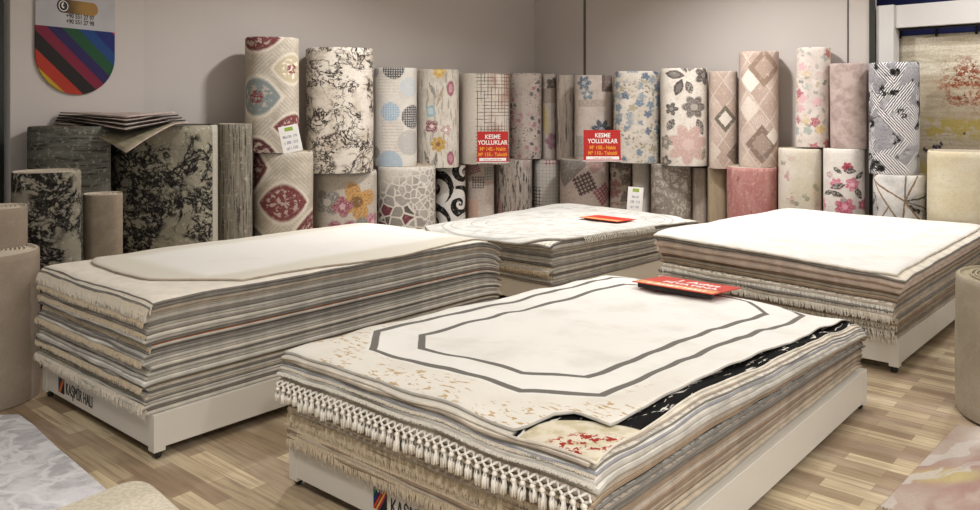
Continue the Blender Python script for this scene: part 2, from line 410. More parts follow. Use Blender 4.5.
def P_floral(name, base, alt, cols, leaf, sc=6, n=5, size=.36, clus=(.42, .52), seed=0, leaf_sc=None, leafden=.62, center=None, soft=None):
    g = G(name, ragged=.014); vec = g.scl(1, 1, None, seed*5.3, seed*2.9)
    c = g.mix(g.st(g.noise(vec, 4, 4, .6), .4, .66), base, alt)
    if soft: c = g.mix(g.st(g.noise(g.scl(1, .6, vec, 2, 7), 2.2, 2), .5, .62)*.5, c, soft)
    cl = g.st(g.noise(vec, 2.6, 2), *clus)
    ls, r, gg, b, q = g.scatter(leaf_sc or sc*2.3, 2, .44, vec, .75, 1)
    c = g.mix(ls*(r < leafden)*g.st(g.noise(vec, 3.1, 2), clus[0]-.04, clus[1]-.02), c, g.mix(b, leaf, alt))
    fl, r, gg, b, q = g.scatter(sc, n, size, g.warp(g.warp(vec, 10, .045), 26, .02), .4)
    fc = cols[0]
    for i, k in enumerate(cols[1:]): fc = g.mix(r > (i+1)/len(cols), fc, k)
    ring = g.st(g.ab(g.fr(q*2.6)-.5), .28, .42)
    fc = g.mix(ring*.45, fc, base)
    if center: fc = g.mix(g.st(q, .34, .26), fc, center)
    c = g.mix(fl*cl, c, fc)
    return g.done(weave(g, c))
def P_plaid(name, x0, half, base='#d6cbbc', lines='#4d4640', warm='#b07a60'):
    g = G(name, ragged=.014); uv = g.warp(g.uv, 12, .006); u, v, _ = g.sep(uv)
    on = g.st(u, x0-.01, x0+.02)
    gu = g.st(g.ab(g.fr(u*26)-.5), .33, .43)*g.st(g.noise(g.scl(26, 2.5), 1, 3), .42, .5)
    gv = g.st(g.ab(g.fr(v*26)-.5), .33, .43)*g.st(g.noise(g.scl(2.5, 26, None, 4, 0), 1, 3), .44, .52)
    tone = g.st(g.noise(g.scl(1.5, 1), 3, 3), .42, .6)*g.st(u, half-.05, half+.05)
    c = g.mix(tone*on*.7, base, warm)
    c = g.mix(g.mx(gu, gv)*on*.85, c, g.mix(g.st(u, half, half+.1), lines, '#6f4a3c'))
    return g.done(weave(g, c))
def P_grid(name, base, boxes):
    g = G(name, ragged=.014); c = g.mix(g.st(g.noise(None, 3, 2), .4, .6), base, '#cfc8bc')
    gu = g.st(g.ab(g.fr(g.u*24)-.5), .34, .44); gv = g.st(g.ab(g.fr(g.v*24)-.5), .34, .44); gr = g.mx(gu, gv)
    c = g.mix(gr*.35, c, '#8d8780')
    for (x, y, rx, ry, col) in boxes: c = g.mix(gr*g.box(x, y, rx, ry, 0, .2), c, col)
    return g.done(weave(g, c))
def P_patches(name, base, pts, seed=0):
    """tilted woven squares"""
    g = G(name, ragged=.014); c = g.mix(g.st(g.noise(g.scl(1, 1, None, seed, 0), 3, 3), .42, .6), base[0], base[1])
    c = g.mix(g.st(g.noise(None, 30, 3, .7), .56, .64)*.35, c, '#8d7468')
    for (x, y, r, deg, col, grid, bg) in pts:
        a, b = g.local(x, y, deg); k = g.st(g.mx(g.ab(a), g.ab(b))/r, 1.03, .97)
        gr = g.mx(g.st(g.ab(g.fr(a*grid)-.5), .25, .35), g.st(g.ab(g.fr(b*grid)-.5), .25, .35)) if grid else g.st(g.noise(None, 40, 2), .3, .5)
        c = g.mix(k, c, bg); c = g.mix(k*gr*.9, c, col)
    return g.done(weave(g, c))
def P_diamonds(name, base, pale, line, pts, sx=5.0, sy=3.4):
    g = G(name, ragged=.014); a = g.u*sx + g.v*sy; b = g.u*sx - g.v*sy
    fa, fb = g.fr(a), g.fr(b); cell = g.noise(g.xyz(g.m('FLOOR', a), g.m('FLOOR', b)), 3.7, 0)
    st_ = g.st(g.ab(g.fr(g.u*46 + g.st(cell, .4, .6)*g.v*60)-.5), .2, .34)
    edge = g.mx(g.st(g.ab(fa-.5), .455, .475), g.st(g.ab(fb-.5), .455, .475))
    c = g.mix(g.st(g.noise(None, 4, 3), .4, .6), base, pale); c = g.mix(g.st(cell, .42, .58)*.5, c, '#b29a88')
    c = g.mix(st_*.45*g.st(cell, .42, .52), c, line); c = g.mix(edge*.32, c, '#e2d8cc')
    for (x, y, r, col, cen) in pts:
        c = g.mix(g.dia(x, y, r, r*1.25), c, col)
        if cen: c = g.mix(g.dia(x, y, r*.6, r*.75), c, cen)
    return g.done(weave(g, c))
def P_pebbles(name):
    g = G(name, ragged=.014); wv = g.warp(g.uv, 5, .03)
    e = g.voro(wv, 9.5, 'DISTANCE_TO_EDGE', .75); d, cc, p = g.voro(wv, 9.5, 'F1', .75)
    e2 = g.voro(wv, 15, 'DISTANCE_TO_EDGE', .8); d2, cc2, p2 = g.voro(wv, 15, 'F1', .8)
    sel = g.st(g.u*.8 + (g.v-.56)*.7, -.02, .0)                      # finer stones right and up
    px, py, _ = g.sep(p); r, gg, b = g.sep(cc)
    stone = g.mix(r, '#8b847b', '#a8a198')
    low = g.st(py - px*.0, .55, .50)
    stone = g.mix((gg > .42)*low*(px < .12), stone, '#742f38'); stone = g.mix((b > .75)*low, stone, '#5c574f')
    m1 = g.st(e, .05, .08); m2 = g.st(e2, .06, .1); r2 = g.sep(cc2)[0]
    s1 = g.mix(m1, '#d5cec2', stone); s2 = g.mix(m2, '#d5cec2', g.mix(r2, '#9b948a', '#b5aea3'))
    c = g.mix(sel, s1, s2)
    c = g.mix(g.st(g.v - g.u*.4 + g.noise(None, 4, 2)*.15, .78, .94)*.85, c, '#d2cabd')
    return g.done(weave(g, c))
def P_swirl(name):
    g = G(name, ragged=.014); c = g.mix(g.st(g.noise(None, 30, 3), .45, .6), '#cfcac2', '#e0dbd3'); blk = '#171516'
    for (x, y, r, k, ph, sg) in [(.16, .76, .15, 4.2, 0, 1), (.10, .42, .20, 3.6, 2.4, -1), (-.17, .60, .20, 3.2, 1.0, 1), (-.12, .95, .16, 3.6, 2.0, -1), (-.2, .22, .2, 3.4, .5, 1), (.2, .12, .18, 3.8, 1.5, -1)]:
        a, b = g.local(x, y); rad = g.m('SQRT', a*a+b*b); ang = g.m('ARCTAN2', b*sg, a)
        s = g.m('SINE', ang + g.m('LOGARITHM', rad/r + .02, 2.718)*k + ph)
        k2 = g.st(rad/r, 1.02, .98)
        inn = g.mix(g.st(s, -.05, .1), '#dcd7cf', blk); c = g.mix(k2, c, inn)
        rg = g.st(g.ab(rad/r-1.06), .05, .03); c = g.mix(rg, c, '#dcd7cf')
    return g.done(weave(g, c))
def P_hatch(name):
    g = G(name, ragged=.014); n = g.noise(None, 9, 5, .7)
    c = g.mix(g.st(g.noise(None, 3, 4, .6), .4, .6), '#8f8d92', '#aaa8ac')
    c = g.mix(g.st(g.noise(None, 60, 3, .7), .5, .6)*.5, c, '#57575c')
    for deg, off in ((55, 0), (-50, .3)):
        a, b = g.local(0, 0, deg); lines = g.st(g.ab(g.fr(b*58)-.5), .2, .34)
        region = g.st(g.noise(g.xyz(a*1.2, b*4.2, off*9), 2.2, 0), .52, .54)
        c = g.mix(region*lines, c, '#eceaea'); c = g.mix(region*(1-lines)*.75, c, '#2c2c31')
    blot = g.st(n, .47, .52)*g.st(g.noise(None, 5.5, 1), .53, .57); c = g.mix(blot, c, '#101012')
    return g.done(weave(g, c))
def P_shards(name):
    g = G(name, ragged=.014); d, cc, p = g.voro(g.uv, 4.2, 'F1', 1); r = g.sep(cc)[0]
    mar = g.st(g.noise(g.warp(g.uv, 6, .1), 9, 5, .7), .50, .58)
    c = g.mix(g.st(g.noise(None, 4, 3), .4, .6), '#d9d5cf', '#b9b6b3')
    dark = g.mx(g.almond(.22, .67, .20, .10, -8), g.almond(-.24, .62, .08, .16, 0)); c = g.mix(dark*g.mx(mar, .25), c, '#26282c')
    for (x, y, deg, L, col) in [(-.02, .50, -32, .45, '#8a6a45'), (.0, .50, 38, .0, '#8a6a45')]: pass
    X, Y = .04, .70
    for deg, ln, col in ((148, .45, '#84633f'), (88, .5, '#6f6a64'), (66, .5, '#84633f'), (12, .3, '#3c3a3a'), (-20, .4, '#6f6a64'), (-55, .4, '#84633f'), (-95, .4, '#84633f')):
        a, b = g.local(X, Y, deg); c = g.mix(g.st(g.ab(b), .009, .005)*(a > 0)*(a < ln), c, col)
    for x, y, deg, ln in ((-.28, .86, 28, .22), (-.20, .84, -58, .4), (-.2, .42, 62, .26), (.12, .4, 70, .5)):
        a, b = g.local(x, y, deg); c = g.mix(g.st(g.ab(b), .008, .005)*(a > 0)*(a < ln), c, '#8b7556')
    return g.done(weave(g, c))
cream, ivory = '#d6cdc0', '#e2dbcf'
M = {}
M['alm1'] = P_almonds('almond_medallion_pile', [(-.13, .98, .2, .11, '#6f2c2e'), (.17, .72, .16, .12, '#b9a988'), (-.13, .48, .20, .16, '#7d8886'), (.19, .22, .18, .11, '#742c2f'), (-.14, .0, .17, .13, '#562426')])
M['alm2'] = P_almonds('almond_medallion_pile_large', [(-.33, .96, .20, .2, '#5f2c2e'), (.0, .66, .2, .16, '#742c2f'), (.30, .42, .20, .15, '#6c2a2d'), (-.3, .30, .2, .15, '#6d716a')])
M['marb2'] = P_marble('brown_veined_pile', '#d6ccbd', '#b5a68f', '#3d3029', 4.2, .026, .58, 2, low=.40)
M['dots'] = P_dots('dotted_pile')
M['yfl'] = P_motifs('yellow_bloom_pile', '#d5ccbd', '#c6bcab', [('fl7', .01, 1.02, .075, .3, 0, '#c69a2e', '#e0c26a'), ('ell', .13, .84, .04, .08, 0, '#9a4a5e', '#c48a94'), ('box', -.08, .60, .045, .06, 8, '#8fabb4', '#b8c8ca'), ('fl4', -.07, .44, .075, .3, 40, '#7c3546', '#e0c8c0'), ('fl6', .08, .40, .06, .3, 0, '#b48c84', '#e5d9cf'), ('fl7', .0, .25, .085, .3, 20, '#c69a2e', '#8a5c28'), ('ell', .13, .10, .04, .075, 0, '#95435a', '#b77684'), ('alm', -.06, .82, .02, .09, 25, '#8a857c', None), ('alm', .02, .76, .02, .11, -20, '#a89274', None), ('alm', -.12, .1, .02, .08, 20, '#6f6a64', None), ('alm', -.03, .08, .02, .08, -10, '#6f6a64', None)], streak='#8f877b')
M['plaid'] = P_plaid('plain_and_plaid_pile', -.10, .06)
M['pinkspot'] = P_floral('pink_spotted_pile', '#cdbfb3', '#bfb0a4', ['#b76a78', '#c99aa0', '#57505c'], '#4f464c', 11, 5, .34, (.44, .5), 1.2, 30, .5)
M['mauve'] = P_motifs('mauve_patch_pile', '#cbbfb4', '#b9a99e', [('fl5', .05, .92, .09, .4, 0, '#5d4f4c', '#8b7a72'), ('box', .0, .78, .12, .09, 0, '#a79887', None), ('ell', -.05, .5, .035, .2, 8, '#cbb565', None), ('fl6', .06, .22, .11, .3, 0, '#9a6a7c', '#b7919a')])
M['stripe'] = P_streaks('brown_brushed_stripe_pile', '#cdc1b4', '#b9aa9b', '#7b624e', 7, .5, 4, .56, .66, '#4c4a52')
M['blupatch'] = P_motifs('blue_bloom_patch_pile', '#cbbdb2', '#bcada1', [('box', .17, .90, .08, .13, 0, '#6b5850', '#8c7b72'), ('box', -.02, .64, .16, .04, 0, '#ad9d8e', None), ('fl6', -.11, .87, .085, .45, 0, '#54677a', '#a9b0b4'), ('fl5', -.07, .74, .07, .45, 20, '#6b7f8d', '#ccc'.replace('#ccc', '#c9c4bd')), ('fl7', .09, .34, .12, .5, 10, '#3c4550', '#8e9aa4'), ('fl5', .17, .24, .08, .5, 0, '#2e3338', '#6e7780'), ('box', -.12, .15, .1, .12, 0, '#a39d93', None)])
M['bluefl'] = P_floral('blue_blossom_pile', '#cdc3b5', '#bfb3a2', ['#3f5a78', '#5d768c', '#7d8d98', '#9a9070'], '#7f7a62', 9, 5, .42, (.46, .52), 2.1, 24, .6, None)
M['leaf'] = P_motifs('dark_leaf_pile', '#d3cabd', '#c2b7a7', [('alm', -.09, .93, .10, .045, 172, '#57504c', '#7a716a'), ('alm', -.01, 1.03, .09, .04, 115, '#4a4440', None), ('alm', .08, 1.02, .07, .035, 60, '#5b534e', None), ('alm', -.05, .80, .09, .045, 250, '#4a4440', '#6f6660'), ('alm', .05, .80, .07, .04, 290, '#57504c', None), ('fl5', .2, .92, .10, .4, 0, '#57504c', '#8c837b'), ('fl6', .10, .60, .12, .35, 0, '#665d57', '#a0968c'), ('fl5', -.12, .58, .07, .5, 0, '#544d48', '#8c837b'), ('alm', .16, .40, .09, .04, 110, '#5b534e', None), ('alm', -.13, .42, .07, .04, 60, '#57504c', None), ('fl7', .04, .22, .21, .4, 10, '#b9968a', '#c9ab9e'), ('fl5', -.19, .24, .08, .4, 0, '#7c746a', '#b5aa9a'), ('fl5', -.19, .04, .07, .4, 0, '#5b534e', '#b5aa9a'), ('alm', .2, .12, .06, .03, 70, '#8a7d64', None)], speck='#9c9182')
M['dia1'] = P_diamonds('tan_diamond_pile', '#b8a292', '#c7b3a4', '#8c6f5e', [(.02, .50, .11, '#6f6355', '#d8cdbf'), (-.11, .17, .09, '#cbbba9', None), (.13, .14, .1, '#7d6a5c', None)])
M['dia2'] = P_diamonds('rose_beige_diamond_pile', '#b59d8e', '#c6b2a3', '#8a6d5b', [(-.07, .84, .10, '#d9cec0', None), (.05, .95, .15, '#8e7460', '#a88f7c'), (-.09, .56, .1, '#d0c2b3', None), (.03, .22, .15, '#80695c', '#9a8576'), (.14, .30, .07, '#d3c7ba', None)])
M['wfl'] = P_floral('white_meadow_pile', '#d6cabf', '#c7b9ae', ['#a8414f', '#cf9aa0', '#c7a650', '#9aa49c'], '#8f948a', 7.5, 5, .34, (.40, .48), 3.7, 16, .4)
M['dusty'] = P_plain('dusty_rose_pile', '#bda89f', '#9f867e', 9, .5)
M['hatch'] = P_hatch('black_white_hatched_pile')
M['butter'] = P_motifs('butterfly_pile', '#bdb3a5', '#b0a596', [('fl4', .10, .60, .19, .5, 20, '#c08c34', '#7c5420'), ('fl4', -.17, .60, .13, .4, 40, '#77756f', '#b7aea0'), ('fl4', -.03, .56, .10, .4, 10, '#8e3c4c', '#c59aa0'), ('fl4', -.03, .30, .16, .5, 45, '#8a3a4c', '#c7929c'), ('fl4', -.22, .26, .13, .4, 30, '#9a7a3a', '#b79a60'), ('fl4', .16, .32, .14, .5, 10, '#76766f', '#a8a296'), ('fl4', .27, .40, .10, .4, 45, '#a2596a', '#c7a3a5')], speck='#8c8479')
M['pebble'] = P_pebbles('pebble_mosaic_pile')
M['swirl'] = P_swirl('black_scroll_pile')
M['peach'] = P_patches('peach_patch_pile', ('#c9baad', '#b9a89b'), [(-.10, .80, .09, 20, '#8f5560', 40, '#c4a6a2'), (-.02, .62, .07, 0, '#6c625e', 34, '#c3b6aa'), (.12, .72, .07, 0, '#8c8a86', 30, '#b9b2a8'), (-.12, .32, .10, 0, '#c49a84', 0, '#c9a590')], 3)
M['pinkgrey'] = P_streaks('pink_and_grey_streaked_pile', '#c4b8ac', '#b3a99e', '#57524b', 5, .7, 4, .50, .58, '#b97f80')
M['grid'] = P_grid('checked_grid_pile', '#d4cdc3', [(.06, .82, .09, .05, '#a3394d'), (-.13, .25, .07, .25, '#3c3836')])
M['squares'] = P_patches('tilted_square_pile', ('#bfb0a6', '#b1a096'), [(-.24, .85, .2, 45, '#77706a', 0, '#8f887f'), (.0, .62, .11, 25, '#3f2e30', 24, '#a59088'), (.22, .50, .1, 35, '#8c3a4c', 26, '#b59794'), (-.17, .22, .13, 40, '#b88a36', 0, '#c7a25a'), (.12, .85, .09, 30, '#a88078', 0, '#bda59b')], 5)
M['tanfl'] = P_floral('brown_blossom_pile', '#b9aca0', '#ab9c90', ['#6b5c57', '#8f5a60', '#55504b'], '#6f665f', 6, 6, .44, (.38, .46), 5.5)
M['white'] = P_plain('off_white_ribbed_pile', '#d2ccc3', '#c6bfb5', 3)
M['feather'] = P_marble('grey_feather_pile', '#b9afa3', '#9f9587', '#857b6f', 6, .05, .58, 4, low=.30)
M['taupe'] = P_streaks('taupe_brushed_pile', '#ab9e90', '#9c8e80', '#87786a', 8, .6, 3, .58, .7)
M['tan'] = P_plain('sand_brushed_pile', '#ab9775', '#9b866a', 4, 0, (4, .8))
M['red'] = P_streaks('coral_red_brushed_pile', '#a8625c', '#b67a70', '#8e4844', 2.2, .8, 4, .55, .68, '#c29488')
M['pastel'] = P_floral('pastel_meadow_pile', '#cfc6b8', '#c8bda4', ['#b77c80', '#c7b27a', '#a8a296'], '#8c8a6c', 4.5, 5, .24, (.52, .6), 6.1, 11, .3, None, '#c9aa6a')
M['rose'] = P_motifs('red_rose_pile', '#dcd4cb', '#cfc5bb', [('fl6', .03, 0.95, 0.048, .3, 0, '#a82040', '#7c1430'), ('fl6', -.06, 0.80, 0.056, .35, 0, '#c46078', '#e0a0ac'), ('fl5', .07, 0.82, 0.040, .35, 0, '#bd4a66', '#dc98a6'), ('alm', .13, 0.88, .05, .022, 40, '#4c4a44', None), ('alm', -.05, 0.92, .045, .02, 140, '#4f4c46', None), ('alm', -.13, 0.72, .055, .022, 20, '#5a564e', None), ('fl6', -.22, 0.60, 0.064, .35, 0, '#c05a74', '#e0a0ac'), ('fl6', .23, 0.62, 0.064, .3, 0, '#a82844', '#d98a98'), ('fl7', .01, 0.60, 0.088, .3, 0, '#b43656', '#de8ea0'), ('fl6', .07, 0.80, 0.064, .35, 20, '#c25c76', '#e4aab4'), ('fl5', .16, 0.62, 0.048, .3, 0, '#a83450', '#d98a98'), ('alm', -.05, 0.78, .065, .028, 15, '#4a3c38', None), ('alm', .05, 0.92, .05, .025, 0, '#463a36', None), ('alm', .12, 0.72, .06, .028, 120, '#4c413c', None), ('alm', -.06, 0.71, .06, .025, 160, '#4c413c', None), ('fl5', -.12, 0.88, 0.032, .35, 0, '#b99aa0', None), ('fl5', .0, 0.66, 0.024, .35, 0, '#9a948c', None)])
M['shard'] = P_shards('geometric_shard_pile')
M['butterc'] = P_plain('butter_yellow_pile', '#cbbd98', '#d3c8ac', 3.4, 0, (1, 2.2))
M['brushg'] = P_streaks('grey_brushed_pile', '#56564d', '#6d6c61', '#2f2f2b', .9, 9, 3, .52, .62)
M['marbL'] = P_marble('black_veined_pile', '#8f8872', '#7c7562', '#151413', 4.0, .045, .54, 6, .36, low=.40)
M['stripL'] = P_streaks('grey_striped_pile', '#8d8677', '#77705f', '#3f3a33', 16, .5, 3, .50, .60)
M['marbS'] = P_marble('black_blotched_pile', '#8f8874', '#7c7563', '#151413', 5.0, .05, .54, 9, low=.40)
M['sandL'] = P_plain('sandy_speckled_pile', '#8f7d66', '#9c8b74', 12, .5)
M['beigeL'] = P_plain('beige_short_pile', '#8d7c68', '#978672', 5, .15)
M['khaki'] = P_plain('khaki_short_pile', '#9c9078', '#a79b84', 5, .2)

# ------------------------------------------------------------------ rolls along the walls: label, x0, x1, top row, foot row (None: floor), wall, gap, pattern
LOWER = [
 ('cream carpet roll with a big dark red almond medallion, below the tall one', 253, 313, 153, 2, .16, 'alm2'),
 ('grey-beige carpet roll with orange and wine butterflies', 314, 377, 173, 2, .03, 'butter'),
 ('white carpet roll with pebble mosaic in grey and wine red', 377, 435.5, 167.5, 2, .03, 'pebble'),
 ('white carpet roll with bold black scrolls', 436, 465.5, 166, 2, .03, 'swirl'),
 ('pale carpet roll with small pink patches, right of the black scroll roll', 466, 494, 163, 2, .03, 'peach'),
 ('lower carpet roll streaked pink and dark grey', 494.5, 532, 160.5, 2, .03, 'pinkgrey'),
 ('white checked carpet roll with a small red plaid patch in the room corner', 533, 559.5, 160, 2, .06, 'grid'),
 ('pinkish carpet roll with tilted woven squares under the right red price card', 560, 609.5, 160.5, 3, .03, 'squares'),
 ('brown blossom carpet roll partly behind a plain white roll', 610, 632, 162, 3, .03, 'tanfl'),
 ('plain off-white carpet roll behind the standing white price tag', 632.5, 650.5, 162.5, 3, .05, 'white'),
 ('grey-beige feather patterned carpet roll of the lower row', 651, 691.5, 165, 3, .03, 'feather'),
 ('slim taupe carpet roll beside the coral red one', 692, 707, 168, 3, .05, 'taupe'),
 ('slim sand coloured carpet roll touching the coral red one', 707.5, 727, 168, 3, .05, 'tan'),
 ('coral red brushed carpet roll', 727, 778, 168, 3, .03, 'red'),
 ('pastel cream and yellow carpet roll with one faint pink bloom', 778.5, 822.5, 149, 3, .03, 'pastel'),
 ('white carpet roll printed with red and pink roses', 823, 865, 149, 3, .03, 'rose'),
 ('white carpet roll with thin gold lines and grey shards', 873, 926.5, 175.5, 3, .03, 'shard'),
 ('butter yellow carpet roll at the right edge below the hanging rug', 927, 1003, 152.5, 3, .03, 'butterc'),
]
UPPER = [
 ('tall cream carpet roll with blue, red and beige almond medallions', 245, 299, 36.5, 153, 2, .18, 'alm1'),
 ('wide ivory carpet roll covered in dark brown veins', 306, 373.5, 47, 173, 2, .03, 'marb2'),
 ('white carpet roll with blue and grey dotted circles', 374, 417, 67.5, 167.5, 2, .03, 'dots'),
 ('cream carpet roll with yellow blooms and wine petals', 417.5, 459, 69, 166, 2, .03, 'yfl'),
 ('carpet roll half plain cream and half thin plaid behind the left red price card', 459.5, 509.5, 73, 163, 2, .03, 'plaid'),
 ('pale carpet roll sprinkled with pink and dark spots', 510, 541.5, 73, 160.5, 2, .03, 'pinkspot'),
 ('slim carpet roll with mauve and yellow patches in the room corner', 542, 556, 74, 160, 2, .08, 'mauve'),
 ('slim brown brushed carpet roll in the room corner', 556.5, 574, 75, 160, 3, .03, 'stripe'),
 ('pinkish carpet roll with dark blue blooms and brown patches', 574.5, 613, 75, 160.5, 3, .03, 'blupatch'),
 ('beige carpet roll with scattered blue blossoms', 613.5, 660, 71, 162.5, 3, .03, 'bluefl'),
 ('white carpet roll with large charcoal leaves and a pale coral bloom', 660.5, 707.5, 68, 165, 3, .03, 'leaf'),
 ('slim tan carpet roll with a framed white diamond', 709, 737.5, 71, 167.5, 3, .03, 'dia1'),
 ('tall rose-beige carpet roll with diamonds', 738.5, 779, 51, 168, 3, .03, 'dia2'),
 ('tall slim white carpet roll with faint red and yellow flowers', 795.5, 829.5, 47, 149, 3, .03, 'wfl'),
 ('plain dusty rose carpet roll', 830, 868, 63, 149, 3, .03, 'dusty'),
 ('tall grey carpet roll with black and white crossing lines', 869, 920, 62, 175.5, 3, .03, 'hatch'),
]
placed = []
def clear_corner(x0, x1, wl, gap):
    for _ in range(40):
        p, r, am = roll_pos(x0, x1, wl, gap)
        if min(N2.dot(p)-c2, c3-N3.dot(p)) > r*1.1+.01: break
        gap += .015
    return p, r, am
for i, (lab, x0, x1, yt, wl, gap, mt) in enumerate(LOWER):
    p, r, am = clear_corner(x0, x1, wl, gap); dist = p.length - r; Yf = dist*math.cos(am)
    zt = EYE - (yt-HY)/FP*Yf
    make_roll(p, r, am, 0, zt, M[mt], i, lab, 'standing carpet rolls of the lower row')
    placed.append((p, r, zt))
for i, (lab, x0, x1, yt, yb, wl, gap, mt) in enumerate(UPPER):
    p, r, am = clear_corner(x0, x1, wl, gap); Yf = (p.length - r)*math.cos(am); zt = EYE + (HY-yt)/FP*Yf
    under = [q[2] for q in placed if (q[0]-p).length < (q[1]+r)*.96]
    zb = max(under) if under else EYE - (yb-HY)/FP*Yf
    ln, tl = {'wfl': (.012, 0), 'dusty': (-.008, 0)}.get(mt, (0, 0))
    make_roll(p, r, am, zb+.001, zt, M[mt], i+40, lab, 'standing carpet rolls of the upper row', lean=ln)
    print('upper', mt, round(zb, 3), round(EYE-(yb-HY)/FP*Yf, 3), 'top', round(zt, 2), 'r', round(r, 2), [round(u, 3) for u in under])
LEFT = [
 ('dark grey horizontally brushed carpet roll under the folded rugs', 27, 110.5, 127, 1, .02, 'brushg'),
 ('widest carpet roll of the dark left corner, black veins on olive cream', 111, 217.5, 126, 1, .0, 'marbL'),
 ('grey vertically striped carpet roll beside the tall almond medallion roll', 218, 252.5, 124, 2, .28, 'stripL'),
 ('short carpet roll with black blotches in the dark left corner', 11, 81, 173, 1, .80, 'marbS'),
 ('small sandy speckled carpet roll between the two black veined rolls', 83, 123, 195, 1, .86, 'sandL'),
 ('plain beige carpet roll cut by the left edge of the frame, behind the near one', -42, 28, 210, 1, 1.0, 'beigeL'),
]
for i, (lab, x0, x1, yt, wl, gap, mt) in enumerate(LEFT):
    p, r, am = roll_pos(x0, x1, wl, gap); Yf = (p.length - r)*math.cos(am); zt = EYE - (yt-HY)/FP*Yf
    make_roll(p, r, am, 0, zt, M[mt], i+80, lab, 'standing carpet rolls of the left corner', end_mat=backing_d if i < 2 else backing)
    print('left', mt, round(p.x, 2), round(p.y, 2), 'r', round(r, 2), 'top', round(zt, 2))
make_roll(Vector((-2.60, 4.13)), .27, math.atan(-2.6/4.13), 0.004, EYE-(251-HY)/FP*4.13, M['beigeL'], 91, 'near beige carpet roll standing at the left edge behind the white floor rug', None, se=2.0)
make_roll(Vector((2.60, 3.86)), .335, math.atan(2.60/3.86), 0.012, EYE-(278-HY)/FP*3.86, M['khaki'], 93, 'khaki carpet roll standing at the right edge on the pink floral rug', None, se=2.0, end_mat=plain('khaki_backing', '#aaa088'), tilt=0)

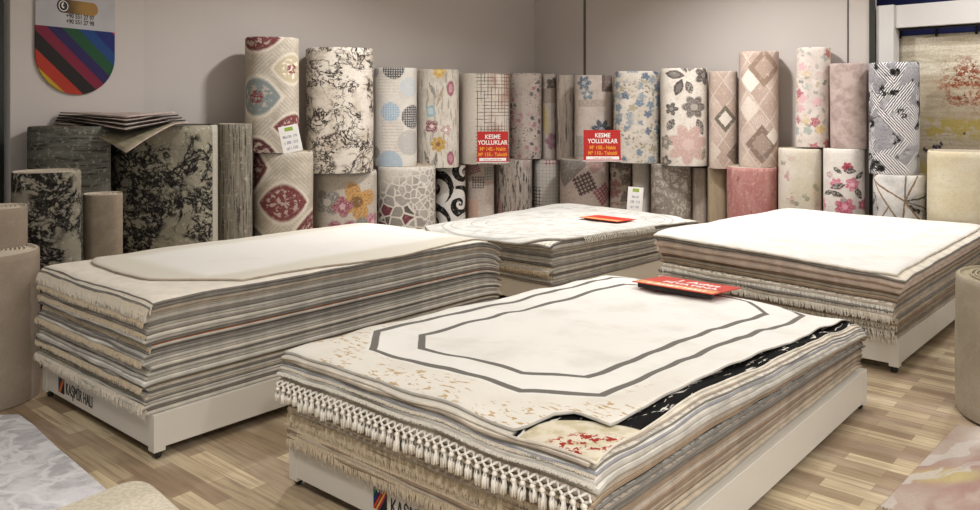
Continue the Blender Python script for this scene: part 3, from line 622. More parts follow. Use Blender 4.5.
# ------------------------------------------------------------------ stacks of flat rugs on wheeled platforms
white_p = smooth_mat('white_lacquered_board', '#cfc9bd', .38)
black_r = smooth_mat('black_rubber', '#141312', .5)
steel = smooth_mat('dark_steel', '#3a3836', .35, .8)
ORD = ['', 'topmost', 'second', 'third', 'fourth', 'fifth', 'sixth', 'seventh', 'eighth', 'ninth', 'tenth', 'eleventh', 'twelfth', 'thirteenth', 'fourteenth', 'fifteenth', 'sixteenth', 'seventeenth', 'eighteenth', 'nineteenth', 'twentieth'] + ['twenty-'+x for x in ('first', 'second', 'third', 'fourth', 'fifth', 'sixth', 'seventh', 'eighth', 'ninth')] + ['thirtieth'] + ['thirty-'+x for x in ('first', 'second', 'third', 'fourth', 'fifth', 'sixth')]
class Stack:
    def __init__(s, key, P0, ang, L, W, zb, H4, seed, aexp=1.0, wave=.006, xr=(0, 0)):
        s.key, s.L, s.W, s.zb, s.H4, s.seed, s.aexp, s.wave = key, L, W, zb, H4, seed, aexp, wave
        s.H = max(H4); a = math.radians(ang); s.P0 = Vector(P0)
        s.e1 = Vector((math.sin(a), math.cos(a))); s.e2 = Vector((-math.cos(a), math.sin(a))); s.rz = PI/2 - a
        s.droop_in = .10; s.rd = .008; s.far = None
    def F(s, a, b):
        t = min(1, max(0, a/s.L)); q = min(1, max(0, b/s.W)); t = t**s.aexp
        return ((s.H4[0]*(1-t) + s.H4[2]*t)*(1-q) + (s.H4[1]*(1-t) + s.H4[3]*t)*q)/s.H
    def z(s, a, b, h):
        hh = h/s.H; f = s.F(a, b)
        z = h*f
        n = mnoise.noise(Vector((a*2.1+s.seed, b*2.1, 0)))*1.3 + mnoise.noise(Vector((a*6+s.seed, b*6, 3)))*.55
        z += n*s.wave*hh*hh*2
        # soft rounded edges
        for d in (a, s.L-a, b, s.W-b):
            if d < s.droop_in: z -= s.rd*hh*((s.droop_in-d)/s.droop_in)**2 if d > 0 else s.rd*hh
        if s.far and a > s.L-s.far[0]: z -= s.far[1]*hh*((a-s.L+s.far[0])/s.far[0])**2
        # overhang beyond the platform sags
        o = max(-a, a-s.L, -b, b-s.W, 0)
        if o > 0: z -= min(.16, o*o*4.0)
        return s.zb + z
    def w(s, a, b, z): 
        p = s.P0 + s.e1*a + s.e2*b; return Vector((p.x, p.y, z))
    def origin(s): return Vector((s.P0.x, s.P0.y, 0))
    def sheet(s, name, h0, th, ext, mat, edge, nu=36, nv=26, rag=.004, seed=0, cut=None, lift=None, parent=None):
        """one rug lying at stack height h0; ext=(a0,a1,b0,b1)"""
        a0, a1, b0, b1 = ext; top, bot, uv = [], [], []
        O = s.origin()
        for i in range(nu+1):
            ti = i/nu; ti = ti + .35*math.sin(2*PI*ti)/(-2*PI)           # denser near both ends
            for j in range(nv+1):
                tj = j/nv; tj = tj - .35*math.sin(2*PI*tj)/(2*PI)
                b = b0 + (b1-b0)*tj; A0 = a0; A1 = a1
                b_ = b
                if cut: A0, A1, b_ = cut(ti, tj, A0, A1, b)
                a = A0 + (A1-A0)*ti
                ed = max(0, 1-min(ti, 1-ti)*14, 1-min(tj, 1-tj)*14)
                n1 = mnoise.noise(Vector((a*5, b_*5, seed*7.7)))*rag*ed*2; n2 = mnoise.noise(Vector((a*5+9, b_*5, seed*3.1)))*rag*ed*.8
                a += n1; bb = b_ + n2
                zz = s.z(a, bb, h0 + th*.93); zl = s.z(a, bb, h0 + th*.04)
                if lift: k = lift(a, bb); zz += k; zl += k
                top.append(s.w(a, bb, zz) - O); bot.append(s.w(a, bb, zl) - O); uv.append((a, bb))
        n = len(top); W = nv+1; v = top + bot; f = []; mi = []
        for i in range(nu):
            for j in range(nv):
                q = (i*W+j, (i+1)*W+j, (i+1)*W+j+1, i*W+j+1); f.append(q); mi.append(0)
                f.append(tuple(n+k for k in reversed(q))); mi.append(1)
        rim = [j for j in range(nv+1)] + [i*W+nv for i in range(1, nu+1)] + [nu*W+j for j in range(nv-1, -1, -1)] + [i*W for i in range(nu-1, 0, -1)]
        cen = sum((top[k] for k in (0, nv, nu*W, nu*W+nv)), Vector())/4
        mid = len(v); uvm = []
        for k in rim:
            p = top[k]*.38+bot[k]*.62; d = (p-cen); d.z = 0; d.normalize(); v.append(p + d*th*.38); uvm.append(uv[k])
        m = len(rim)
        for k in range(m):
            k2 = (k+1) % m; f.append((rim[k2], rim[k], mid+k, mid+k2)[::-1]); mi.append(1)
            f.append((mid+k2, mid+k, n+rim[k], n+rim[k2])[::-1]); mi.append(1)
        o = mesh_obj(name, v, f, [mat, edge], parent, uv+uv+uvm, mi); o.location = O
        return o
    def fringe(s, rug, h, ext, end, length, mat, density=130, jitter=.3, drop=.85, rad=.0022, name='fringe', seed=0):
        """loose threads along the short end (end=0 near, 1 far) or the long side ('s')"""
        rnd = random.Random(seed*13+5); mb = MB(); O = s.origin(); a0, a1, b0, b1 = ext
        nn = int(density*((b1-b0) if end != 's' else (a1-a0)))
        for k in range(nn):
            t = (k + rnd.uniform(-.3, .3))/nn
            if end == 0: a, b, da, db = a0, b0+(b1-b0)*t, -1, 0
            elif end == 1: a, b, da, db = a1, b0+(b1-b0)*t, 1, 0
            else: a, b, da, db = a0+(a1-a0)*t, b0, 0, -1
            z = s.z(a, b, h); L = length*rnd.uniform(1-jitter, 1); sw = rnd.uniform(-.25, .25)*L
            out = L*(1-drop); pts = []
            for q in range(4):
                u = q/3; oo = .004 + out*math.sin(u*PI/2); side = sw*u*u
                pts.append(s.w(a + da*oo + (side if da == 0 else 0), b + db*oo + (side if db == 0 else 0), z - L*drop*u**1.5) - O)
            mb.tube(pts, [rad, rad*1.1, rad*.9, rad*.4], 3, False)
        o = mb.build(name, mat, rug); return o
def build_platform(S, label, ztop, ext, zbot, emblem=None, group=None):
    """white wheeled platform: deck, four side boards, posts, casters"""
    a0, a1, b0, b1 = ext
    root = empty('rug_platform', (S.P0.x, S.P0.y, 0), S.rz)
    root.rotation_euler = (0, 0, S.rz); tag(root, label, 'platform', group)
    # local axes: x along e1, y along e2
    t = .02
    MB().box(a0+t, b0+t, ztop-.03, a1-t, b1-t, ztop-.004).build('deck', white_p, root)
    for (x0, y0, x1, y1) in ((a0, b0+.05, a0+t, b1-.05), (a1-t, b0+.05, a1, b1-.05), (a0+.05, b0, a1-.05, b0+t), (a0+.05, b1-t, a1-.05, b1)):
        MB().box(x0, y0, zbot, x1, y1, ztop).build('side_board', white_p, root, bevel=.002)
    for x, y in ((a0, b0), (a0, b1-.05), (a1-.05, b0), (a1-.05, b1-.05)):
        MB().box(x-.001, y-.001, zbot-.016, x+.051, y+.051, ztop-.001).build('corner_post', white_p, root, bevel=.002)
        cx, cy = x+.03, y+.03
        mount = MB().box(cx-.02, cy-.02, zbot-.024, cx+.02, cy+.02, zbot-.016).build('caster', steel, root)
        MB().tube([(cx-.012, cy, .020), (cx-.006, cy, .0195), (cx+.006, cy, .0195), (cx+.012, cy, .020)], [.012, .0195, .0195, .012], 18).build('wheel', black_r, mount, smooth=True)
    return root
RC = dict(white='#ded9ce', cream='#d2c8b6', ivory='#dad2c3', grey='#b5b0a6', darkgrey='#807b73', taupe='#ada090', tan='#bda98b', orange='#b06a42', bluegrey='#98989b', brown='#8f7c68', pinkish='#d0bdae', olive='#98927e', black='#2a2725', sand='#c6b69c')
RN = dict(darkgrey='dark grey', bluegrey='blue-grey', pinkish='pinkish cream', sand='sand coloured')
for k_, h_ in RC.items(): plain('rug_pile_'+k_, h_, var=.10)
def speck_mat(base, dark):
    nm = 'rug_edge_'+base+'_'+dark
    if nm in _mc: return _mc[nm]
    g = G(nm); c = g.mix(g.st(g.noise(None, 42, 3, .6), .48, .56), RC[base], RC[dark]); _mc[nm] = g.done(c); return _mc[nm]
def pile(S, where, layers):
    tot = sum(l['th'] for l in layers); sc = S.H/tot; h = 0; n = len(layers); out = []
    rnd = random.Random(S.seed)
    for i, l in enumerate(layers):
        th = l['th']*sc; c = l['c']; o = rnd.uniform
        e = l.get('ext') or [-.015+o(-.014, .014), S.L+.0+o(-.02, .02), .005+o(-.008, .008), S.W-.005+o(-.01, .01)]
        m = l.get('mat') or _mc['rug_pile_'+c]; em = l.get('edge') or _mc['rug_pile_'+l.get('e', 'taupe')]
        k = n-i
        where_ = f'{ORD[k]} from the top of the {where}' if k > 1 else f'topmost on the {where}'
        lab = l.get('lab') or f"{RN.get(c, c)} rug{' with a loose fringe' if l.get('fr') else ''}, {where_}"
        r = S.sheet('area_rug', h, th, e, m, em, rag=l.get('rag', .004), seed=S.seed+i, cut=l.get('cut'), lift=l.get('lift'), nu=l.get('nu', 34), nv=l.get('nv', 24))
        tag(r, lab, 'rug', 'rugs piled on the '+where)
        for fr in (l.get('fr') or []):
            end, ln, dens, col = fr[:4]
            S.fringe(r, h+th*.45, e, end, ln, plain('fringe_'+col, RC[col], var=.15, bump=0), density=dens, drop=fr[4] if len(fr) > 4 else .85, rad=fr[5] if len(fr) > 5 else .0022, seed=i)
        l['h'], l['e'], l['obj'], l['t'] = h, e, r, th
        h += th
    return layers

# ---- left stack
def border_white(name, inner, outer, L0, L1, W0, W1, wd):
    g = G(name); d = g.mn(g.u-L0, L1-g.u, g.v-W0, W1-g.v) + (g.noise(None, 2, 2)-.5)*.10
    c = g.mix(g.st(d, wd*.5, wd), outer, inner); c = g.mix(g.st(g.noise(None, 3, 4, .6), .5, .7)*.25, c, outer)
    return g.done(c)
SA = Stack('left', (-1.41, 3.40), 40.6, 2.24, 1.17, .197, (.495, .495, .48, .48), 11, 1.0, .0028)
SA.far = (.20, .035)
build_platform(SA, 'white wheeled platform under the left rug stack', .197, (0, 2.24, 0, 1.17), .052, group=None)
la = []
seqA = 'cream grey taupe olive sand grey cream tan grey white darkgrey grey white cream bluegrey grey white grey darkgrey sand orange tan bluegrey cream taupe sand grey taupe cream grey white darkgrey'.split()
rA = random.Random(4)
for i, c in enumerate(seqA):
    l = dict(c=c, th=rA.choice((.010, .012, .013, .016)), e=rA.choice(('darkgrey', 'taupe', 'grey', 'grey', 'darkgrey')))
    grp = -.012-.014*math.sin(i*.9) - (.02 if i in (2, 3, 4) else 0)
    l['ext'] = [grp+rA.uniform(-.010, .010), SA.L+.05+rA.uniform(-.02, .02), .022+rA.uniform(-.008, .012), SA.W-.01+rA.uniform(-.012, .008)]
    if i in (1, 3, 5, 8, 12, 16, 20, 24, 28): l['fr'] = [(0, .04 if i > 5 else .055, 210, 'cream' if i % 2 else 'sand', .8, .0026)]
    l['rag'] = .006
    la.append(l)
la.append(dict(c='white', th=.016, e='darkgrey', ext=[-.015, 2.29, .012, 1.16], fr=[(0, .075, 420, 'cream', .82, .0028)], rag=.006))
la.append(dict(c='ivory', th=.012, e='darkgrey', ext=[.0, 2.29, .008, 1.155], mat=plain('rug_ivory_smooth', '#ddd6c8', var=.05), rag=.006, fr=[(0, .06, 420, 'ivory', .82, .0028)]))
def cutA(ti, tj, A0, A1, b):
    t = max(0, 1-tj/.30); s = max(0, (tj-.8)/.2)
    return A0 + .30*t + .10*s*s, A1 - .06*max(0, 1-tj/.12), b + .035*math.sin(ti*7+1)*(1-tj) - .02*(1-tj)
la.append(dict(c='ivory', th=.010, e='taupe', ext=[.16, 2.28, .05, 1.14], mat=border_white('rug_white_with_beige_border', '#e2dfd8', '#d3cebf', .2, 2.24, .05, 1.16, .22), cut=cutA, lab='smooth white rug with a beige border, topmost on the left stack', rag=.004))
pile(SA, 'left stack', la)

# ---- front stack
SB = Stack('front', (.339, 2.225), 40.6, 2.34, 1.49, .197, (.365, .360, .225, .275), 23, 1.25, .009)
build_platform(SB, 'white wheeled platform under the front rug stack', .197, (0, 2.34, 0, 1.49), .044)
def brdr():
    g = G('rug_white_with_grey_octagon_lines'); u, v = g.u, g.v
    w_ = g.warp(g.uv, 3, .02); uu, vv, _ = g.sep(w_)
    def octa(a0, a1, b0, b1, c):
        x = g.ab(uu-(a0+a1)/2) - (a1-a0)/2; y = g.ab(vv-(b0+b1)/2) - (b1-b0)/2
        return g.mx(x, y, (x+y+c)*.7071)
    d1 = octa(.165, 2.42, .26, 1.40, .20); d2 = octa(.31, 2.28, .40, 1.25, .17)
    line = g.mx(g.st(g.ab(d1+.012), .017, .013), g.st(g.ab(d2+.012), .017, .013))
    c = g.mix(g.st(g.noise(None, 3, 4, .6), .45, .7), '#e6e4dd', '#dad7cf')
    gold = g.st(g.noise(g.scl(30, 12, g.warp(g.uv, 8, .05)), 1.8, 4, .6), .56, .60)*g.st(d1, .0, .03)*g.st(g.noise(None, 4, 1), .42, .50)*g.st(u, .75, .35)
    c = g.mix(g.st(d1, .0, .03)*g.st(u, 1.0, .4)*.35, c, '#d2c8b2')
    c = g.mix(gold*.8, c, '#b08a48'); c = g.mix(line, c, '#716d66')
    return g.done(c, .2)
def blackb():
    g = G('rug_black_border_red_corner'); u, v = g.u, g.v; du = u+.05; dv = v-.02
    r = g.m('SQRT', du*du+dv*dv) + (g.noise(None, 8, 2)-.5)*.02
    sc = g.st(g.noise(g.scl(6, 40, g.warp(g.uv, 6, .08)), 1.3, 3, .6), .60, .635)
    blk = g.mix(sc, '#0e0d0d', '#d9d4ca')
    n = g.noise(g.uv, 26, 4, .7)
    red = g.st(n, .50, .54)*g.st(g.ab(r-.115), .075, .045)
    corner = g.mix(g.st(g.noise(None, 14, 3), .45, .6), '#d6cdb8', '#c2b898'); corner = g.mix(red, corner, '#9c2f24')
    c = g.mix(g.st(r, .265, .275), corner, blk)
    c = g.mix(g.mx(g.st(g.mn(v-.24, u-.30), .0, .01), g.st(v, .31, .33)), c, '#d8d2c6')
    return g.done(c)
lb = []
def add(c, th, **k): lb.append(dict(c=c, th=th, **k))
rB = random.Random(8)
for i, c in enumerate('sand taupe sand tan brown taupe sand pinkish taupe tan brown'.split()):
    add(c, rB.choice((.010, .012)), e=rB.choice(('brown', 'taupe')), ext=[-.022+rB.uniform(-.01, .008), SB.L+.05, .045+rB.uniform(-.01, .01), 1.45+rB.uniform(0, .02)], rag=.006,
        fr=[(0, .055 if i in (0, 2, 5, 8) else .03, 330, 'sand' if i % 3 else 'taupe', .88, .0021)] if i in (0, 2, 4, 5, 7, 8, 10) else None)
for i, (c, e) in enumerate((('olive', 'darkgrey'), ('darkgrey', 'darkgrey'), ('grey', 'darkgrey'), ('bluegrey', 'darkgrey'), ('taupe', 'black'))):
    add(c, .013, e=e, mat=speck_mat('grey' if i % 2 else 'taupe', 'darkgrey'), ext=[-.03+rB.uniform(-.01, .01), SB.L+.06, .035+rB.uniform(-.01, .01), 1.46], rag=.006)
add('tan', .012, e='brown', ext=[-.055, SB.L+.06, .03, 1.47], rag=.006, fr=[(0, .02, 260, 'sand', .6, .0024)])
add('cream', .026, e='taupe', ext=[-.05, SB.L+.07, .03, 1.475], rag=.004, lab='thick cream rug with long knotted tassels on the front stack'); knot_i = len(lb)-1
add('white', .017, e='grey', ext=[-.045, SB.L+.08, .015, 1.48], rag=.008)
add('ivory', .016, e='grey', ext=[-.055, SB.L+.08, .02, 1.48], rag=.012, fr=[(0, .02, 380, 'white', .5, .0035)])
add('white', .013, e='bluegrey', ext=[-.045, SB.L+.085, .025, 1.475], rag=.010, fr=[(0, .018, 300, 'ivory', .5, .003)])
add('grey', .009, e='darkgrey', mat=speck_mat('ivory', 'grey'), ext=[-.04, SB.L+.09, .03, 1.47], rag=.010)
add('ivory', .010, e='taupe', ext=[-.045, SB.L+.09, .045, 1.48], rag=.010)
add('black', .010, e='ivory', mat=blackb(), ext=[-.05, SB.L+.10, .06, 1.47], rag=.006, nu=60, nv=44, cut=lambda ti, tj, A0, A1, b: (A0, A1, b - .035*(1-tj)*max(0, 1-ti*5)),
    lab='black bordered rug with a red corner, second from the top of the front stack')
def cutB(ti, tj, A0, A1, b):
    t = max(0, min(1, (.31-b)/.07)); t = t*t*(3-2*t)
    return A0 + .20*t, A1, b - .02*ti*(1-tj)
def liftB(a, b):
    return .010*max(0, 1-abs(b-.11)/.2)*(1+math.sin(a*6.5+.6)*.9)*max(0, min(1, (a-.2)*2)) + .010*max(0, 1-abs(a-.12)/.2)*max(0, 1-abs(b-.22)/.2)
add('white', .010, e='grey', mat=brdr(), ext=[-.035, SB.L+.10, .115, 1.475], nu=64, nv=44, cut=cutB, lift=liftB, rag=.003,
    lab='white rug with two grey octagonal border lines, topmost on the front stack')
pile(SB, 'front stack', lb)
# knotted macrame tassels along the near end of the thick cream rug
kl = lb[knot_i]; ke = kl['e']; kr = kl['obj']; O = SB.origin(); cordm = plain('white_cotton_cord', '#eae4d8', bump=.2, var=.05)
N = 41; mb = MB(); sp = (ke[3]-ke[2])/N; zt_ = lambda b: SB.z(ke[0], b, kl['h']+kl['t']*.75)
def kp(b, out, dn): return SB.w(ke[0]-out, b, zt_(b)-dn) - O
for k in range(N):
    b = ke[2] + sp*(k+.5)
    for sg in (-1, 1):
        mb.tube([kp(b, .000, .0), kp(b+sg*sp*.25, .010, .003), kp(b+sg*sp*.5, .017, .010), kp(b+sg*sp*.2, .021, .016), kp(b, .022, .020)], .0046, 5)
    mb.tube([kp(b-sp*.5, .017, .005), kp(b-sp*.5, .021, .010), kp(b-sp*.5, .019, .017)], [.003, .0065, .003], 6)
net = mb.build('knotted_fringe', cordm, kr, smooth=True)
tm = MB()
tm.tube([(0, 0, .002), (0, 0, -.006), (0, 0, -.012)], [.005, .0105, .007], 8)
for q in range(7):
    an = 2*PI*q/7; rr = .0075 if q else 0
    tm.tube([(rr*.5*math.cos(an), rr*.5*math.sin(an), -.010), (rr*math.cos(an), rr*math.sin(an), -.03), (rr*1.35*math.cos(an), rr*1.35*math.sin(an), -.056)], [.0045, .0062, .0030], 5)
tas0 = None; rk = random.Random(2)
for k in range(N):
    b = ke[2] + sp*(k+.5); p = kp(b, .024, .021)
    if tas0 is None: tas0 = t = tm.build('tassel', cordm, net, smooth=True)
    else: t = tas0.copy(); C.objects.link(t); t.parent = net
    t.location = p; t.scale = (1, 1, rk.uniform(.85, 1.08)); t.rotation_euler = (rk.uniform(-.10, .10), rk.uniform(-.1, .1), rk.uniform(0, 3))

# ---- right stack
SD = Stack('right', (2.27, 4.5), 42.0, 2.2, 1.5, .2, (.385, .455, .40, .40), 37, 1.0, .003)
build_platform(SD, 'white wheeled platform under the right rug stack', .2, (0, 2.2, 0, 1.5), .055)
ld = []
rD = random.Random(3)
for i, c in enumerate('taupe brown sand cream taupe sand ivory taupe sand cream taupe ivory sand brown taupe'.split()):
    l = dict(c=c, th=rD.choice((.011, .013, .015)), e=rD.choice(('brown', 'taupe', 'taupe', 'darkgrey')), rag=.006)
    l['ext'] = [-.02+rD.uniform(-.015, .015) - (.04 if 8 <= i <= 11 else 0) + (.03 if i > 12 else 0), 2.22, rD.uniform(-.0, .02), 1.47+rD.uniform(-.01, .02)]
    if i in (1, 3): l['fr'] = [(0, .07, 150, 'ivory', .85, .0035)]
    if i in (5, 7): l['fr'] = [(0, .04, 220, 'cream', .8, .0028)]
    if i == 9: l['fr'] = [(0, .055, 260, 'ivory', .85, .003)]; l['mat'] = speck_mat('cream', 'brown')
    if i == 11: l['th'] = .018; l['fr'] = [(0, .075, 190, 'white', .86, .0040)]; l['mat'] = speck_mat('ivory', 'olive')
    ld.append(l)
ld.append(dict(c='pinkish', th=.034, e='pinkish', ext=[-.015, 2.2, -.01, 1.50], rag=.005))
ld.append(dict(c='ivory', th=.036, e='pinkish', ext=[-.035, 2.2, -.03, 1.505], rag=.005))
ld.append(dict(c='ivory', th=.014, e='darkgrey', ext=[-.05, 2.2, -.05, 1.51], rag=.004))
gD = G('rug_plain_white_pile'); ld.append(dict(c='white', th=.012, e='ivory', ext=[-.055, 2.18, -.0, 1.515], mat=gD.done(gD.mix(gD.st(gD.noise(None, 4, 4, .6), .4, .65), '#e5e2dc', '#dbd6cd'), .2), rag=.004,
    cut=lambda ti, tj, A0, A1, b: (A0 + .03*max(0, 1-tj/.1), A1, b), lab='plain white short-pile rug, topmost on the right stack'))
pile(SD, 'right stack', ld)

# ---- rear stack
SCc = Stack('rear', (.465, 5.8), 44.0, 1.95, 1.42, .2, (.358, .295, .30, .325), 51, 1.0, .004)
build_platform(SCc, 'white wheeled platform under the rear rug stack', .2, (0, 1.95, 0, 1.42), .055)
lc = []
for i, c in enumerate('grey cream grey white cream sand grey white grey ivory white cream'.split()):
    l = dict(c=c, th=.014, e=('darkgrey', 'grey', 'grey')[i % 3], rag=.006)
    if i == 5: l['fr'] = [(0, .045, 200, 'sand', .8, .003)]; l['mat'] = speck_mat('cream', 'tan'); l['ext'] = [-.06, 1.96, .0, 1.44]
    if i == 3: l['fr'] = [(0, .045, 180, 'sand', .8, .003)]
    if i == 9: l['mat'] = speck_mat('ivory', 'grey')
    lc.append(l)
lc.append(dict(c='white', th=.018, e='grey', ext=[-.05, 1.98, -.02, 1.46], rag=.008))
lc.append(dict(c='ivory', th=.016, e='darkgrey', mat=speck_mat('ivory', 'grey'), ext=[-.08, 1.98, -.015, 1.47], rag=.008))
def ornate():
    g = G('rug_ornate_pale_grey'); x = g.ab(g.u-.9)/1.02; y = g.ab(g.v-.68)/.78
    r = g.m('POWER', g.m('POWER', x, 3.2)+g.m('POWER', y, 3.2), .3125)
    rg = g.mx(*[g.st(g.ab(r-q), wd, wd*.5) for q, wd in ((.97, .012), (.90, .010), (.74, .012), (.62, .008))])
    dm, a_, b_, c_, q_ = g.scatter(9, 6, .42, None, .5, .3)
    band = g.st(g.ab(r-.82), .07, .05)*dm*g.st(g.ab(g.fr(q_*2.5)-.5), .2, .35)
    c = g.mix(g.st(g.noise(None, 6, 4, .6), .42, .66), '#cbc9c2', '#b9b6ae')
    c = g.mix(rg*.55, c, '#8f8d85'); c = g.mix(band*.6, c, '#85837b')
    c = g.mix(g.st(g.noise(g.warp(g.uv, 5, .1), 9, 4, .7), .56, .62)*g.st(r, .6, .5)*.5, c, '#a3a19a')
    return g.done(c)
def cutC(ti, tj, A0, A1, b):
    e = max(0, 1-tj/.22); q = max(0, (tj-.78)/.22)
    return A0 + .16*e*e + .16*q*q, A1 - .18*e*e - .16*q*q, b
lc.append(dict(c='grey', th=.012, e='grey', mat=ornate(), ext=[-.10, 1.93, -.03, 1.46], cut=cutC, rag=.004, nu=44, nv=34, lab='pale grey ornate rug with rounded corners, topmost on the rear stack', fr=[]))
pile(SCc, 'rear stack', lc)
top = lc[-1]
# fringe with dark gaps along part of its long side
mbf = MB(); rf = random.Random(3); O = SCc.origin()
for k in range(46):
    a = .30 + .95*k/46; b = -.03; z = SCc.z(a, b, top['h']+top['t']*.6)
    mbf.tube([SCc.w(a, b-.002, z)-O, SCc.w(a+rf.uniform(-.004, .004), b-.018, z-.018)-O, SCc.w(a+rf.uniform(-.01, .01), b-.022, z-.045)-O], [.004, .0045, .002], 4, False)
mbf.build('fringe', plain('fringe_ivory', RC['ivory']), top['obj'])

# ------------------------------------------------------------------ platform lettering
def emblem(S, b_left, size, ztop, ls, gap=.018):
    """square striped emblem and maker's lettering on the near end board; b_left: distance of the emblem's left edge along the board"""
    x = -.0018
    # frame: columns = right (towards the near corner, -e2), up z, normal -e1
    X = -Vector((S.e2.x, S.e2.y, 0)); Z = Vector((0, 0, 1)); Nn = -Vector((S.e1.x, S.e1.y, 0))
    base = S.w(x, b_left, ztop-size)
    M0 = Matrix(((X.x, Z.x, Nn.x, base.x), (X.y, Z.y, Nn.y, base.y), (X.z, Z.z, Nn.z, base.z), (0, 0, 0, 1)))
    wd = size*.92
    g = G('emblem_stripes', .6); t = g.u - g.v*.7
    col = '#15161c'
    for k, cc in ((-.45, '#1f7a46'), (-.22, '#1b2f7c'), (.02, '#c23a2c'), (.22, '#d99a3a'), (.36, '#8e2348')): col = g.mix(g.st(g.ab(t-k), .075, .06), col, cc)
    em_m = g.done(col, 0)
    v = [M0 @ Vector(p) for p in ((0, 0, 0), (wd, 0, 0), (wd, size, 0), (0, size, 0), (0, 0, .0012), (wd, 0, .0012), (wd, size, .0012), (0, size, .0012))]
    o = mesh_obj('brand_emblem', v, [(4, 5, 6, 7), (0, 1, 5, 4), (1, 2, 6, 5), (2, 3, 7, 6), (3, 0, 4, 7)], em_m, None, [(0, 0), (1, 0), (1, 1), (0, 1)]*2, smooth=False)
    ink = smooth_mat('black_print', '#16151a', .5)
    t = text_mesh('brand_lettering', 'KAŞMİR HALI', ls, ink, None, M0 @ Matrix.Translation((wd+gap, size*.12, .0004)), sx=.62)
    return o, t
plats = [o for o in C.objects if o.name.startswith('rug_platform')]
def adopt(o, root):
    bpy.context.view_layer.update()
    o.data.transform(root.matrix_world.inverted()); o.parent = root
for S, root, bl, sz, zt, ls in ((SA, plats[0], .966, .072, .148, .078), (SB, plats[1], .987, .075, .151, .078)):
    for o in emblem(S, bl, sz, zt, ls): adopt(o, root)

# ------------------------------------------------------------------ price cards, tags
red = smooth_mat('red_price_card', '#b41d16', .35); white_m = smooth_mat('white_card', '#e6e2dc', .5); yel = smooth_mat('yellow_print', '#e8a02a', .5); wpr = smooth_mat('white_print', '#efece6', .5)
acr = smooth_mat('clear_holder_edge', '#c9c4c0', .2); inkb = smooth_mat('blue_ink', '#4a4f7a', .6); grn = smooth_mat('green_logo', '#8fa63c', .5)
def frame_at(p, tiltx=0, rz=0, roll=0):
    return Matrix.Translation(p) @ Matrix.Rotation(rz, 4, 'Z') @ Matrix.Rotation(PI/2 - tiltx, 4, 'X') @ Matrix.Rotation(roll, 4, 'Z')
def plate(name, w_, h_, t, M0, mat, parent=None, x0=0, y0=0, z0=0, bevel=0):
    return MB().box(x0, y0, z0, x0+w_, y0+h_, z0+t, M0).build(name, mat, parent, bevel=bevel)
def price_card(px0, px1, pyt, pyb, Y, lines, label, rz):
    p = at(px0, pyb, Y); W_ = (px1-px0)/FP*Y; H_ = (pyb-pyt)/FP*Y
    M0 = frame_at(p, .02, rz)
    card = plate('price_card', W_, H_, .006, M0, red); tag(card, label, 'price card', 'red price cards among the rolls')
    plate('white_strip', W_*.86, H_*.10, .001, M0, wpr, card, W_*.07, H_*.03, .006)
    plate('holder', W_*1.05, .012, .02, M0, acr, card, -W_*.025, -.012, -.006)
    for (txt, fx, fy, sz, m) in lines:
        text_mesh('lettering', txt, sz*H_, m, card, M0 @ Matrix.Translation((W_*fx, H_*fy, .0065)), sx=.88, align='CENTER', off=.0012)
    text_mesh('small_print', 'Kesme yolluk fiyatları', H_*.07, red, card, M0 @ Matrix.Translation((W_*.5, H_*.055, .0072)), sx=1, align='CENTER')
    return card
price_card(477, 508.5, 131.5, 162.0, 8.7, [('KESME', .5, .76, .20, wpr), ('YOLLUKLAR', .5, .57, .20, wpr), ('M² 140.- Nakit', .5, .37, .165, yel), ('M² 155.- Taksitli', .5, .19, .165, yel)], 'red price card in front of the half plaid roll, left one of the two', .10)
price_card(583.5, 621.5, 130, 160.3, 8.7, [('KESME', .5, .76, .20, wpr), ('YOLLUKLAR', .5, .57, .20, wpr), ('M² 100.- Nakit', .5, .37, .165, yel), ('M² 110.- Taksitli', .5, .19, .165, yel)], 'red price card below the dark blue blooms, right one of the two', -.05)
def price_tag(px0, px1, pyt, pyb, Y, roll, label, rows, tilt=.12, rz=0):
    W_ = (px1-px0)/FP*Y; H_ = (pyb-pyt)/FP*Y; p = at(px0, pyb, Y)
    M0 = frame_at(p, tilt, rz, roll)
    c = plate('price_tag', W_, H_, .004, M0, white_m, bevel=.002); tag(c, label, 'price tag')
    plate('green_logo', W_*.42, H_*.14, .0012, M0, grn, c, W_*.30, H_*.80, .004)
    for k, (txt, sz) in enumerate(rows): text_mesh('handwriting', txt, H_*sz, inkb, c, M0 @ Matrix.Translation((W_*.5, H_*(.55-.22*k), .0045)), align='CENTER', sx=.8)
price_tag(283.5, 303, 127, 154.2, 6.72, .20, 'white price tag leaning against the tall almond medallion roll', [('80x150  170', .13), ('x 200 : 215', .14), ('m² : 110', .15)], .10, .3)
price_tag(626.5, 642, 186.5, 210, 8.28, -.09, 'white price tag standing in front of the plain off-white roll', [('80x150', .12), ('120 : 115', .14), ('m² 110', .15)], .10, 0)

